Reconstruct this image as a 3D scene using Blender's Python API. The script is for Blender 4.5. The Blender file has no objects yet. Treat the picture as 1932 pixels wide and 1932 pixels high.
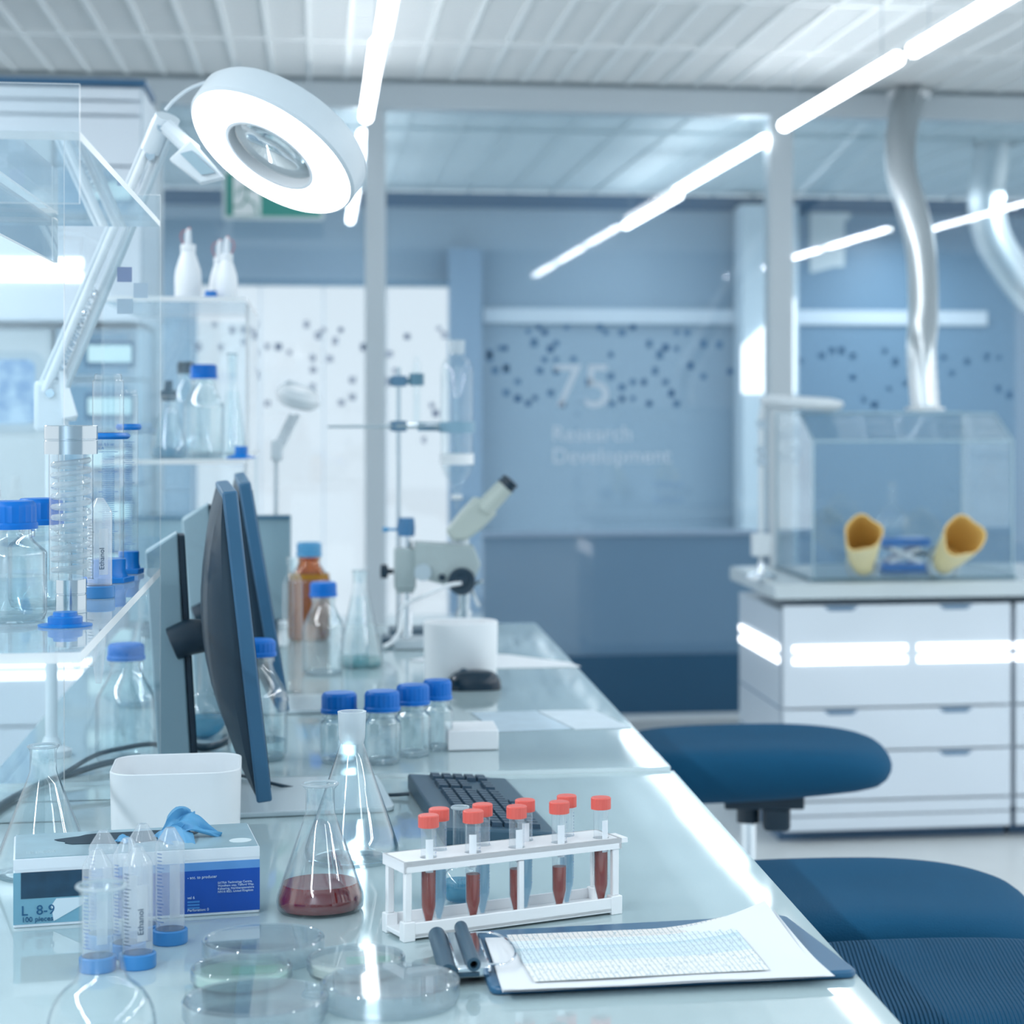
import bpy, bmesh, math, random
from mathutils import Vector, Matrix
random.seed(7)
S = bpy.context.scene
COL = S.collection
PI = math.pi
# ------------------------------------------------------------------ camera frame
F, PX, HY, ZC = 4100.0, 1240.0, 755.0, 1.45
VPX = 605.0
PSI = math.atan((PX - VPX) / F)
SP, CP = math.sin(PSI), math.cos(PSI)
ZD = 0.90      # near bench top
ZF = 0.906     # far bench top

def W(x, y, z=None, t=None, Y=None):
    u = (x - PX) / F
    if Y is not None:
        t = Y / (CP - SP * u)
    if t is None:
        t = (ZC - z) * F / (y - HY)
    zz = ZC - (y - HY) / F * t
    return Vector((SP * t + CP * u * t, CP * t - SP * u * t, zz))

# ------------------------------------------------------------------ materials
def lin(c):
    out = []
    for v in c[:3]:
        v = v / 255.0
        out.append(v / 12.92 if v <= 0.04045 else ((v + 0.055) / 1.055) ** 2.4)
    return (out[0], out[1], out[2], 1.0)

MATS = {}
def newmat(name):
    m = bpy.data.materials.new(name)
    m.use_nodes = True
    nt = m.node_tree
    nt.nodes.clear()
    out = nt.nodes.new('ShaderNodeOutputMaterial')
    MATS[name] = m
    return m, nt, out

def pbr(name, rgb, rough=0.5, metal=0.0, spec=0.5, emit=None, es=0.0, coat=0.0, sheen=0.0, bump=None, vary=0.0, vscale=8.0, sss=0.0):
    m, nt, out = newmat(name)
    p = nt.nodes.new('ShaderNodeBsdfPrincipled')
    nt.links.new(p.outputs[0], out.inputs[0])
    p.inputs['Base Color'].default_value = lin(rgb)
    p.inputs['Roughness'].default_value = rough
    p.inputs['Metallic'].default_value = metal
    p.inputs['Specular IOR Level'].default_value = spec
    p.inputs['Coat Weight'].default_value = coat
    p.inputs['Sheen Weight'].default_value = sheen
    if sss:
        p.inputs['Subsurface Weight'].default_value = sss
        p.inputs['Subsurface Radius'].default_value = (0.02, 0.02, 0.02)
    if emit is not None:
        p.inputs['Emission Color'].default_value = lin(emit)
        p.inputs['Emission Strength'].default_value = es
    tc = nt.nodes.new('ShaderNodeTexCoord')
    if vary > 0:
        n = nt.nodes.new('ShaderNodeTexNoise'); n.inputs['Scale'].default_value = vscale
        n.inputs['Detail'].default_value = 4
        nt.links.new(tc.outputs['Object'], n.inputs['Vector'])
        mx = nt.nodes.new('ShaderNodeMix'); mx.data_type = 'RGBA'
        c = lin(rgb)
        mx.inputs[6].default_value = tuple(v * (1 - vary) for v in c[:3]) + (1,)
        mx.inputs[7].default_value = tuple(min(1, v * (1 + vary)) for v in c[:3]) + (1,)
        nt.links.new(n.outputs['Fac'], mx.inputs[0])
        nt.links.new(mx.outputs[2], p.inputs['Base Color'])
    if bump:
        kind, scale, strength = bump
        if kind == 'noise':
            b = nt.nodes.new('ShaderNodeTexNoise'); b.inputs['Scale'].default_value = scale; b.inputs['Detail'].default_value = 3
        else:
            b = nt.nodes.new('ShaderNodeTexWave'); b.inputs['Scale'].default_value = scale
            b.bands_direction = {'waveX': 'X', 'waveY': 'Y', 'waveZ': 'Z'}[kind]
        nt.links.new(tc.outputs['Object'], b.inputs['Vector'])
        bn = nt.nodes.new('ShaderNodeBump'); bn.inputs['Strength'].default_value = strength; bn.inputs['Distance'].default_value = 0.002
        nt.links.new(b.outputs['Fac'], bn.inputs['Height'])
        nt.links.new(bn.outputs[0], p.inputs['Normal'])
    return m

def glassmat(name, tint=(0.97, 0.985, 0.99), edge=(0.32, 0.46, 0.54), rough=0.02, ior=1.45, white=0.0, wcol=(235, 240, 245), epos=0.62, gl=1.0):
    """thin-walled glass: light goes straight through, reflects by Fresnel, darkens where the wall is seen edge-on"""
    m, nt, out = newmat(name)
    N = nt.nodes.new
    lw = N('ShaderNodeLayerWeight'); lw.inputs['Blend'].default_value = 0.5
    rp = N('ShaderNodeValToRGB')
    rp.color_ramp.elements[0].position = epos; rp.color_ramp.elements[0].color = tint + (1,)
    rp.color_ramp.elements[1].position = 1.0; rp.color_ramp.elements[1].color = edge + (1,)
    nt.links.new(lw.outputs['Facing'], rp.inputs[0])
    tr = N('ShaderNodeBsdfTransparent'); nt.links.new(rp.outputs[0], tr.inputs[0])
    gs = N('ShaderNodeBsdfGlossy'); gs.inputs['Roughness'].default_value = rough
    gs.inputs[0].default_value = (gl, gl, gl, 1)
    f0 = ((ior - 1) / (ior + 1)) ** 2
    pw = N('ShaderNodeMath'); pw.operation = 'POWER'; pw.inputs[1].default_value = 5.0; nt.links.new(lw.outputs['Facing'], pw.inputs[0])
    fr = N('ShaderNodeMath'); fr.operation = 'MULTIPLY_ADD'; fr.inputs[1].default_value = 1 - 2 * f0; fr.inputs[2].default_value = 2 * f0; nt.links.new(pw.outputs[0], fr.inputs[0])
    mx = N('ShaderNodeMixShader')
    nt.links.new(fr.outputs[0], mx.inputs[0]); nt.links.new(tr.outputs[0], mx.inputs[1]); nt.links.new(gs.outputs[0], mx.inputs[2])
    last = mx
    if white > 0:
        df = N('ShaderNodeBsdfDiffuse'); df.inputs[0].default_value = lin(wcol)
        tl = N('ShaderNodeBsdfTranslucent'); tl.inputs[0].default_value = lin(wcol)
        a = N('ShaderNodeMixShader'); a.inputs[0].default_value = 0.5
        nt.links.new(df.outputs[0], a.inputs[1]); nt.links.new(tl.outputs[0], a.inputs[2])
        m2 = N('ShaderNodeMixShader'); m2.inputs[0].default_value = white
        nt.links.new(mx.outputs[0], m2.inputs[1]); nt.links.new(a.outputs[0], m2.inputs[2])
        last = m2
    nt.links.new(last.outputs[0], out.inputs[0])
    return m

def emis(name, rgb, strength):
    m, nt, out = newmat(name)
    e = nt.nodes.new('ShaderNodeEmission'); e.inputs[0].default_value = lin(rgb); e.inputs[1].default_value = strength
    nt.links.new(e.outputs[0], out.inputs[0])
    return m

# ------------------------------------------------------------------ mesh builder
class B:
    def __init__(self):
        self.bm = bmesh.new()
        self.mi = 0
    def _f(self, vs):
        try:
            f = self.bm.faces.new(vs); f.material_index = self.mi; return f
        except ValueError:
            return None
    def box(self, c, s, M=None):
        vs = []
        for dz in (-.5, .5):
            for dx, dy in ((-.5, -.5), (.5, -.5), (.5, .5), (-.5, .5)):
                p = Vector((c[0] + dx * s[0], c[1] + dy * s[1], c[2] + dz * s[2]))
                vs.append(self.bm.verts.new(M @ p if M else p))
        for q in ((3, 2, 1, 0), (4, 5, 6, 7), (0, 1, 5, 4), (1, 2, 6, 5), (2, 3, 7, 6), (3, 0, 4, 7)):
            self._f([vs[i] for i in q])
        return self
    def lathe(self, prof, seg=28, M=None, gear=None):
        rings = []
        for r, z in prof:
            if r <= 1e-6:
                p = Vector((0, 0, z)); rings.append([self.bm.verts.new(M @ p if M else p)])
            else:
                ring = []
                for i in range(seg):
                    a = 2 * PI * i / seg
                    rr = r
                    if gear and i % 2:
                        rr = r * (1 - gear)
                    p = Vector((rr * math.cos(a), rr * math.sin(a), z))
                    ring.append(self.bm.verts.new(M @ p if M else p))
                rings.append(ring)
        for a, b in zip(rings, rings[1:]):
            n = max(len(a), len(b))
            if len(a) == 1 and len(b) == 1:
                continue
            for i in range(n):
                j = (i + 1) % n
                if len(a) == 1: self._f([a[0], b[j], b[i]][::-1])
                elif len(b) == 1: self._f([a[i], a[j], b[0]])
                else: self._f([a[i], a[j], b[j], b[i]])
        return self
    def cyl(self, p0, p1, r0, r1=None, seg=14):
        return self.tube([p0, p1], [r0, r0 if r1 is None else r1], seg)
    def tube(self, pts, r, seg=8, cap=True, flat=None):
        pts = [Vector(p) for p in pts]
        n = len(pts)
        rs = r if isinstance(r, (list, tuple)) else [r] * n
        rings = []
        up = None
        for i, p in enumerate(pts):
            d = (pts[min(i + 1, n - 1)] - pts[max(i - 1, 0)]).normalized()
            if up is None:
                up = Vector((0, 0, 1)) if abs(d.z) < 0.9 else Vector((1, 0, 0))
            a = d.cross(up)
            if a.length < 1e-5: a = d.orthogonal()
            a.normalize(); b = a.cross(d).normalized(); up = b
            rings.append([self.bm.verts.new(p + (a * math.cos(2 * PI * k / seg) + b * math.sin(2 * PI * k / seg) * (flat or 1)) * rs[i]) for k in range(seg)])
        for A, C in zip(rings, rings[1:]):
            for k in range(seg):
                self._f([A[k], A[(k + 1) % seg], C[(k + 1) % seg], C[k]])
        if cap:
            self._f(rings[0][::-1]); self._f(rings[-1])
        return self
    def prism(self, poly, z0, z1, M=None):
        lo, hi = [], []
        for x, y in poly:
            p, q = Vector((x, y, z0)), Vector((x, y, z1))
            lo.append(self.bm.verts.new(M @ p if M else p)); hi.append(self.bm.verts.new(M @ q if M else q))
        n = len(poly)
        self._f(lo[::-1]); self._f(hi)
        for i in range(n):
            self._f([lo[i], lo[(i + 1) % n], hi[(i + 1) % n], hi[i]])
        return self
    def hexa(self, pts):
        """8 points: bottom ring then top ring"""
        vs = [self.bm.verts.new(Vector(p)) for p in pts]
        for q in ((3, 2, 1, 0), (4, 5, 6, 7), (0, 1, 5, 4), (1, 2, 6, 5), (2, 3, 7, 6), (3, 0, 4, 7)):
            self._f([vs[i] for i in q])
        return self
    def face(self, pts):
        self._f([self.bm.verts.new(Vector(p)) for p in pts]); return self
    def hole_cell(self, cx, cy, w, d, r, z0, z1, seg=16):
        def outer(a):
            c, s = math.cos(a), math.sin(a)
            k = min((w / 2) / abs(c) if abs(c) > 1e-6 else 9, (d / 2) / abs(s) if abs(s) > 1e-6 else 9)
            return cx + c * k, cy + s * k
        ang = sorted(set([2 * PI * i / seg for i in range(seg)] + [math.atan2(sy * d, sx * w) % (2 * PI) for sx in (-1, 1) for sy in (-1, 1)]))
        n = len(ang); R = {}
        for z in (z0, z1):
            R[z] = ([self.bm.verts.new((cx + r * math.cos(a), cy + r * math.sin(a), z)) for a in ang],
                    [self.bm.verts.new((*outer(a), z)) for a in ang])
        for i in range(n):
            j = (i + 1) % n
            (a0, b0), (a1, b1) = R[z0], R[z1]
            self._f([a1[i], b1[i], b1[j], a1[j]]); self._f([a0[j], b0[j], b0[i], a0[i]])
            self._f([a0[i], a1[i], a1[j], a0[j]]); self._f([b0[j], b1[j], b1[i], b0[i]])
        return self

def obj(name, b, mats, parent=None, loc=None, smooth=35, bevel=0, bseg=2, rotz=None):
    me = bpy.data.meshes.new(name)
    bmesh.ops.recalc_face_normals(b.bm, faces=b.bm.faces[:])
    b.bm.to_mesh(me); b.bm.free()
    for m in (mats if isinstance(mats, (list, tuple)) else [mats]):
        me.materials.append(m)
    if smooth:
        me.polygons.foreach_set('use_smooth', [True] * len(me.polygons))
        me.set_sharp_from_angle(angle=math.radians(smooth))
    o = bpy.data.objects.new(name, me)
    COL.objects.link(o)
    if parent is not None: o.parent = parent
    if loc is not None: o.location = loc
    if rotz is not None: o.rotation_euler = (0, 0, rotz)
    if bevel:
        md = o.modifiers.new('edge', 'BEVEL'); md.width = bevel; md.segments = bseg; md.limit_method = 'ANGLE'
    return o

def tag(o, label, cat, group=None):
    o['label'] = label; o['category'] = cat
    if group: o['group'] = group
    return o

def thing(name, label, cat, loc=(0, 0, 0), rotz=0, group=None):
    o = bpy.data.objects.new(name, None)
    o.empty_display_size = 0.05
    COL.objects.link(o)
    o.location = loc; o.rotation_euler = (0, 0, rotz)
    return tag(o, label, cat, group)

def struct(name, b, m, parent=None, **k):
    o = obj(name, b, m, parent, **k)
    if parent is None: o['kind'] = 'structure'
    return o

def copy_tree(o, parent=None):
    c = o.copy(); COL.objects.link(c)
    if parent is not None: c.parent = parent
    for ch in list(o.children):
        copy_tree(ch, c)
    return c

def place(proto, used, loc, label, rotz=0, group=None):
    o = proto if not used else copy_tree(proto)
    o.location = loc; o.rotation_euler = (0, 0, rotz); o['label'] = label
    if group: o['group'] = group
    return o

def text(name, body, size, mat, parent, M, depth=0.0004, align='LEFT'):
    cu = bpy.data.curves.new(name, 'FONT'); cu.body = body; cu.size = size; cu.align_x = align; cu.extrude = depth; cu.resolution_u = 3
    t = bpy.data.objects.new(name, cu); COL.objects.link(t)
    dg = bpy.context.evaluated_depsgraph_get()
    me = bpy.data.meshes.new_from_object(t.evaluated_get(dg))
    bpy.data.objects.remove(t)
    me.materials.clear(); me.materials.append(mat)
    me.transform(M)
    o = bpy.data.objects.new(name, me); COL.objects.link(o); o.parent = parent
    return o

def rounded(w, d, r, n=5):
    pts = []
    for cx, cy, a0 in ((w / 2 - r, d / 2 - r, 0), (-w / 2 + r, d / 2 - r, PI / 2), (-w / 2 + r, -d / 2 + r, PI), (w / 2 - r, -d / 2 + r, 1.5 * PI)):
        for i in range(n + 1):
            a = a0 + PI / 2 * i / n
            pts.append((cx + r * math.cos(a), cy + r * math.sin(a)))
    return pts

def R3(axis, deg): return Matrix.Rotation(math.radians(deg), 4, axis)
def T3(*v): return Matrix.Translation(Vector(v))

def smoothpath(pts, n=6):
    pts = [Vector(p) for p in pts]
    out = []
    P = [pts[0]] + pts + [pts[-1]]
    for i in range(1, len(P) - 2):
        p0, p1, p2, p3 = P[i - 1:i + 3]
        for k in range(n):
            t = k / n
            out.append(0.5 * ((2 * p1) + (p2 - p0) * t + (2 * p0 - 5 * p1 + 4 * p2 - p3) * t * t + (3 * p1 - p0 - 3 * p2 + p3) * t ** 3))
    out.append(pts[-1])
    return out

# palette -----------------------------------------------------------------
WHITE = pbr('white_paint', (232, 238, 243), 0.35)
PLASTIC_W = pbr('white_plastic', (238, 242, 246), 0.32, spec=0.4)
LAMPWHITE = pbr('lamp_white', (214, 224, 231), 0.35)
GREY = pbr('grey_paint', (176, 193, 203), 0.4)
GREYM = pbr('instrument_grey', (168, 182, 184), 0.4)
STANDG = pbr('stand_grey', (152, 180, 193), 0.38)
NAVYG = pbr('dark_grey_plastic', (50, 82, 102), 0.45)
BLACK = pbr('black_plastic', (22, 50, 68), 0.42)
BEZEL = pbr('bezel_plastic', (52, 100, 134), 0.35)
BLACKG = pbr('black_gloss', (16, 44, 62), 0.18)
KEYM = pbr('key_plastic', (34, 64, 86), 0.4)
CABLE = pbr('cable_rubber', (20, 56, 74), 0.35)
BLUE = pbr('blue_cap', (0, 108, 198), 0.4, spec=0.3)
BLUED = pbr('blue_plastic', (0, 114, 196), 0.32)
BLUEL = pbr('light_blue_cap', (84, 160, 208), 0.4)
TUBECAP = pbr('falcon_cap_blue', (58, 132, 196), 0.35)
RED = pbr('red_cap', (226, 100, 90), 0.4)
STEEL = pbr('brushed_steel', (196, 208, 216), 0.16, metal=1.0, bump=('noise', 60, 0.05))
CHROME = pbr('chrome', (225, 232, 238), 0.1, metal=1.0)
DUCTM = pbr('duct_foil', (222, 230, 235), 0.3, metal=0.85, bump=('noise', 30, 0.15))
PAPER = pbr('paper', (230, 234, 239), 0.7)
FABRIC = pbr('seat_fabric', (16, 76, 110), 0.85, spec=0.2, bump=('noise', 400, 0.4), vary=0.12, vscale=5)
FABRICR = pbr('ribbed_seat_fabric', (16, 76, 110), 0.8, spec=0.2, bump=('waveX', 62, 1.0), vary=0.1, vscale=5)
GLASS = glassmat('clear_glass')
GLASSW = glassmat('thick_glass', tint=(0.93, 0.965, 0.975), edge=(0.20, 0.33, 0.41), epos=0.62, ior=1.5)
FROST = glassmat('frosted_glass', white=0.55, wcol=(225, 234, 240), rough=0.3)
ACRYL = glassmat('acrylic', tint=(0.95, 0.975, 0.985), edge=(0.80, 0.88, 0.92), ior=1.42)
ACRED = glassmat('acrylic_cut_edge', tint=(0.9, 0.95, 0.97), white=0.85, wcol=(252, 254, 255), rough=0.15)
ACRSH = glassmat('acrylic_shelf_face', tint=(0.93, 0.965, 0.98), edge=(0.8, 0.88, 0.92), white=0.10, ior=1.5)
PP = glassmat('clear_plastic_tube', tint=(0.95, 0.975, 0.985), edge=(0.62, 0.74, 0.82), white=0.26, rough=0.08)
PP15 = glassmat('clear_thin_tube', tint=(0.96, 0.98, 0.99), edge=(0.55, 0.68, 0.76), white=0.08, rough=0.05)
COILG = glassmat('coil_glass', tint=(0.9, 0.95, 0.97), edge=(0.4, 0.55, 0.63), white=0.35, wcol=(240, 246, 250))
PETRI = glassmat('petri_plastic', tint=(0.965, 0.985, 0.99), edge=(0.30, 0.45, 0.54), rough=0.03, ior=1.38, white=0.07)
ROOMGL = glassmat('partition_glass', tint=(0.87, 0.93, 0.96), edge=(0.7, 0.8, 0.86), ior=1.5, gl=0.8)
BOXGL = glassmat('hood_acrylic', tint=(0.945, 0.97, 0.98), edge=(0.8, 0.88, 0.92), ior=1.4)
AMBER = glassmat('amber_glass', tint=(0.80, 0.53, 0.22), edge=(0.2, 0.1, 0.04), ior=1.5)
LENS, _nt, _out = newmat('magnifier_glass')
_g = _nt.nodes.new('ShaderNodeBsdfGlass'); _g.inputs['IOR'].default_value = 1.5; _g.inputs['Color'].default_value = (.93, .96, .97, 1); _g.inputs['Roughness'].default_value = 0; _nt.links.new(_g.outputs[0], _out.inputs[0])
WATER = glassmat('clear_water', tint=(0.9, 0.955, 0.97), edge=(0.55, 0.68, 0.74), ior=1.33)
def liquid(name, rgb, dens, rough=0.05):
    m, nt, out = newmat(name)
    p = nt.nodes.new('ShaderNodeBsdfPrincipled'); p.inputs['Base Color'].default_value = lin(rgb); p.inputs['Roughness'].default_value = rough
    tr = nt.nodes.new('ShaderNodeBsdfTransparent'); tr.inputs[0].default_value = lin(rgb)
    mx = nt.nodes.new('ShaderNodeMixShader'); mx.inputs[0].default_value = dens
    nt.links.new(tr.outputs[0], mx.inputs[1]); nt.links.new(p.outputs[0], mx.inputs[2]); nt.links.new(mx.outputs[0], out.inputs[0])
    return m
L_RED = liquid('dark_red_liquid', (146, 18, 26), 0.8)
L_BROWN = liquid('red_brown_liquid', (160, 66, 54), 0.8)
L_BLUE = liquid('pale_blue_liquid', (206, 232, 244), 0.35)
L_TEAL = liquid('teal_liquid', (120, 190, 214), 0.4)
L_MINT = liquid('mint_liquid', (160, 212, 216), 0.4)
AGARG = liquid('green_agar', (206, 238, 224), 0.9, 0.2)
AGARW = liquid('cream_agar', (236, 238, 230), 0.9, 0.2)
MARK = pbr('print_blue', (70, 110, 170), 0.6)
MARKD = pbr('print_dark', (40, 70, 95), 0.6)
GLOVEY = pbr('yellow_rubber', (226, 216, 168), 0.5, sss=0.15)
GLOVEIN = pbr('yellow_rubber_lining', (240, 206, 128), 0.6)
LED = emis('led_strip', (248, 251, 255), 2.2)
TUBE_E = emis('lamp_tube', (250, 252, 255), 5.5)
RING_E = emis('ring_lamp_diffuser', (252, 253, 255), 3.2)
# ================================================================== SETTING
FLOORM = pbr('floor_vinyl', (206, 212, 214), 0.35, vary=0.06, vscale=6)
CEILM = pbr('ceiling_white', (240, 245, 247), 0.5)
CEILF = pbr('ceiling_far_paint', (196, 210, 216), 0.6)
WALLM = pbr('wall_blue_grey', (154, 175, 193), 0.5, vary=0.05, vscale=1.5)
WALLD = pbr('wall_dark_blue', (46, 94, 130), 0.5)
PANELB = pbr('lower_panel_blue', (134, 164, 190), 0.16, vary=0.06, vscale=1.2)
SKIRTM = pbr('skirting_dark_blue', (40, 86, 118), 0.3)
FRAMEM = pbr('frame_white', (206, 217, 224), 0.35)
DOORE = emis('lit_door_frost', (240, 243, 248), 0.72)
YP, YW = 9.8, 14.9          # glass partition plane, far wall plane

b = B(); b.box((0, 6, -0.05), (14, 20, 0.1)); struct('floor', b, FLOORM)
b = B(); b.box((0.5, 6.2, 3.02), (13, 20, 0.06))
x = -4.6
while x < 6.5:
    b.box((x, 7.6, 2.915), (0.018, 4.2, 0.09)); x += 0.157
y = 5.6
while y < 9.7:
    b.box((0.95, y, 2.905), (11.0, 0.012, 0.055)); y += 0.062
for yy in (6.55, 7.6, 8.65):
    b.box((0.95, yy, 2.90), (11.0, 0.03, 0.075))
struct('ceiling', b, CEILM, smooth=0)
b = B(); b.box((0.8, -2.7, 1.5), (13, 0.1, 3)); struct('wall_front', b, pbr('wall_front_paint', (178, 193, 203), .6))
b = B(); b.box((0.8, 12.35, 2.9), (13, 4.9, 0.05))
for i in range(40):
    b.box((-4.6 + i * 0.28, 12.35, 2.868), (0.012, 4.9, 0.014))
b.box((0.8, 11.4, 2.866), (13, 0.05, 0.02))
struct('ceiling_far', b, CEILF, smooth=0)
# far wall, with a recess band on top, a pale rail and darker right end
b = B(); b.box((0.8, YW + 0.1, 1.42), (13, 0.2, 2.84)); struct('wall_back', b, WALLM)
b = B(); b.box((0.8, YW - 0.02, 2.815), (13, 0.06, 0.1)); struct('trim_1', b, WALLD)
pa, pb = W(912, 595, Y=YW - .05), W(1862, 595, Y=YW - .05)
b = B(); b.box(((pa.x + pb.x) / 2, YW - .03, pa.z), (pb.x - pa.x, 0.06, 0.10)); struct('trim_2', b, pbr('rail_pale', (214, 224, 234), 0.4))
b = B(); pa, pb = W(1500, 500, Y=YW - .03), W(1990, 500, Y=YW - .03)
b.box(((pa.x + pb.x) / 2, YW - .015, 1.38), (pb.x - pa.x, 0.03, 2.76)); struct('wall_right', b, pbr('wall_deep_blue', (112, 144, 170), 0.45))
# lit frosted door with its frame
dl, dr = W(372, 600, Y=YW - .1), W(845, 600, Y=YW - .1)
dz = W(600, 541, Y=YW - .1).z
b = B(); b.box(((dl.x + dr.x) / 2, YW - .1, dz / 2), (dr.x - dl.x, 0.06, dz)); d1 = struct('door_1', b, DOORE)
b = B()
for k in range(1, 4):
    b.box((dl.x + (dr.x - dl.x) * k / 4, YW - .135, dz / 2), (0.008, 0.01, dz))
obj('seam', b, pbr('door_seam', (205, 214, 226), 0.5), d1)
b = B(); b.box(((dl.x + dr.x) / 2, YW - .13, dz + 0.02), (dr.x - dl.x + .06, 0.12, 0.04)); obj('head_frame', b, pbr('door_frame', (108, 136, 158), 0.4), d1)
pl = W(908, 600, Y=YW - .12)
b = B(); b.box(((dr.x + pl.x) / 2, YW - .12, 1.24), (pl.x - dr.x, 0.16, 2.48)); struct('trim_3', b, pbr('door_post_blue', (142, 166, 190), 0.4))
pa, pb = W(1396, 500, Y=YW - .3), W(1500, 500, Y=YW - .3)
b = B(); b.box(((pa.x + pb.x) / 2, YW - .25, 1.39), (pb.x - pa.x, 0.3, 2.78)); struct('trim_4', b, pbr('pale_column', (206, 220, 230), 0.4))
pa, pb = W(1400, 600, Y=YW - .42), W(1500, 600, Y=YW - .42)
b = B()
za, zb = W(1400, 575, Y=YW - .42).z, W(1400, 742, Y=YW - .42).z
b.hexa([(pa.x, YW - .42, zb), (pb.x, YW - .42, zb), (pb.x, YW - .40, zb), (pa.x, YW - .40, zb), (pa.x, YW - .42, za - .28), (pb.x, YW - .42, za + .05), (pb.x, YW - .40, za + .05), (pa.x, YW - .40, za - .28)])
struct('reflection_glow_panel', b, emis('painted_reflection_glow', (248, 251, 255), 1.6), smooth=0)  # glowing panel added in place of a bright reflection; no real window
# partition: head beam, posts, base, panes
tb, bb = W(1200, 170, Y=YP).z, W(1200, 217, Y=YP).z
b = B(); b.box((0.6, YP, (tb + bb) / 2), (12, 0.14, tb - bb)); struct('trim_5', b, FRAMEM, bevel=0.004)
def post(n, xa, xb, top=bb):
    a, c = W(xa, 700, Y=YP), W(xb, 700, Y=YP)
    b = B(); b.box(((a.x + c.x) / 2, YP, top / 2), (c.x - a.x, 0.13, top)); return struct(n, b, FRAMEM, bevel=0.004)
post('trim_6', 689, 727); post('trim_7', 1447, 1491); post('trim_8', 268, 306)
def pane(n, xa, xb, z0=0.02):
    a, c = W(xa, 700, Y=YP), W(xb, 700, Y=YP)
    b = B(); b.box(((a.x + c.x) / 2, YP, (z0 + bb) / 2), (c.x - a.x, 0.012, bb - z0)); return struct(n, b, ROOMGL)
w1 = pane('window_1', 306, 689); w2 = pane('window_2', 727, 1447); w3 = pane('window_3', 1491, 2350)
a, c = W(911, 700, Y=YP), W(1447, 700, Y=YP)
b = B(); b.box(((a.x + c.x) / 2, YP + .01, (.29 + .84) / 2), (c.x - a.x, 0.03, .55)); obj('lower_panel', b, PANELB, w2)
b = B(); b.box(((a.x + c.x) / 2, YP, .845), (c.x - a.x, 0.05, 0.022)); obj('rail', b, pbr('rail_blue', (158, 182, 206), 0.3), w2)
b = B(); b.box(((a.x + c.x) / 2 + .35, YP, .155), (c.x - a.x + .7, 0.06, 0.27)); struct('baseboard_back', b, SKIRTM)
b = B(); b.box(((a.x + c.x) / 2 + .35, YP - .01, .012), (c.x - a.x + .7, 0.08, 0.024)); struct('trim_9', b, FRAMEM)
# dots and lettering on the panes
DK = pbr('decal_dark_blue', (44, 98, 142), 0.5); LT = pbr('decal_pale_blue', (84, 128, 166), 0.5); DG = pbr('decal_grey', (112, 132, 166), 0.5); LG = pbr('decal_pale_grey', (192, 202, 220), 0.5)
def dots(pts, parent, mats):
    b = B(); random.seed(3)
    for x, y in pts:
        p = W(x, y, Y=YP - .008); s = random.choice((.022, .026, .03)); b.mi = 0 if random.random() < .55 else 1
        b.box((p.x, YP - .0085, p.z), (s, .002, s * random.choice((1, 1, 1, 1.3))))
    obj('dot_decals', b, mats, parent, smooth=0)
c8 = [(605,323),(778,323),(893,352),(950,323),(808,350),(435,405),(550,408),(835,467),(1120,430),(1178,437),(1233,352),(1035,410),(1318,410),(1400,415),(262,433),(285,433),(203,460),(203,480),(232,550),(290,545),(290,530),(350,607),(465,550),(550,553),(720,610),(835,580),(1065,552),(1007,610),(1120,610),(893,637),(950,610),(522,667),(350,695),(405,720),(580,725),(893,697),(950,695),(1035,722),(1150,668),(1178,722),(290,665),(1318,580),(1458,555),(520,437),(550,493),(460,323),(405,345),(490,350),(1090,467),(1178,350),(1250,525),(840,722),(440,692),(490,493),(640,490)]
dots([(850 + x * .3623, 500 + y * .3623) for x, y in c8], w2, [DK, LT])
dots([(828, 620), (838, 632), (735, 668), (768, 635), (745, 700), (735, 720), (815, 765), (800, 830), (822, 780)], w2, [DG, LG])
c7 = [(405,820),(535,860),(620,860),(700,820),(450,985),(285,985),(620,945),(790,980),(870,983),(950,1025),(705,1025),(1075,820),(1160,900),(1285,940),(1200,860),(1325,860),(1120,1065),(705,1190),(1410,1225),(1125,1150),(790,1395),(1120,1270),(1410,1350),(1245,1070),(1490,985),(1330,1390)]
dots([(300 + x * .2588, 400 + y * .2588) for x, y in c7], w1, [DG, LG])
c6 = [(645,97),(825,35),(945,68),(945,190),(1130,38),(1190,100),(1250,225),(1008,317),(1070,348),(1155,255),(1518,165),(1607,100),(1850,290),(1785,255),(1790,75),(1470,75),(1720,70),(880,35),(765,65)]
dots([(1300 + x * .327, 650 + y * .327) for x, y in c6], w3, [DK, LT])
LETM = pbr('white_lettering', (218, 230, 240), 0.5, emit=(218, 230, 240), es=0.0)
LETM2 = glassmat('frosted_lettering', white=0.7, wcol=(236, 243, 250), rough=0.4)
def wtext(s, x, y, hpx, m, name):
    p = W(x, y, Y=YP - .012); q = W(x, y - hpx, Y=YP - .012)
    M = T3(p.x, YP - .012, p.z) @ R3('X', 90)
    text(name, s, (q.z - p.z) / 0.70, m, w2, M)
wtext('75', 1040, 768, 82, LETM2, 'number_lettering'); wtext('Research', 1041, 832, 29, LETM2, 'research_lettering'); wtext('Development', 1041, 874, 29, LETM2, 'development_lettering')

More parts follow.
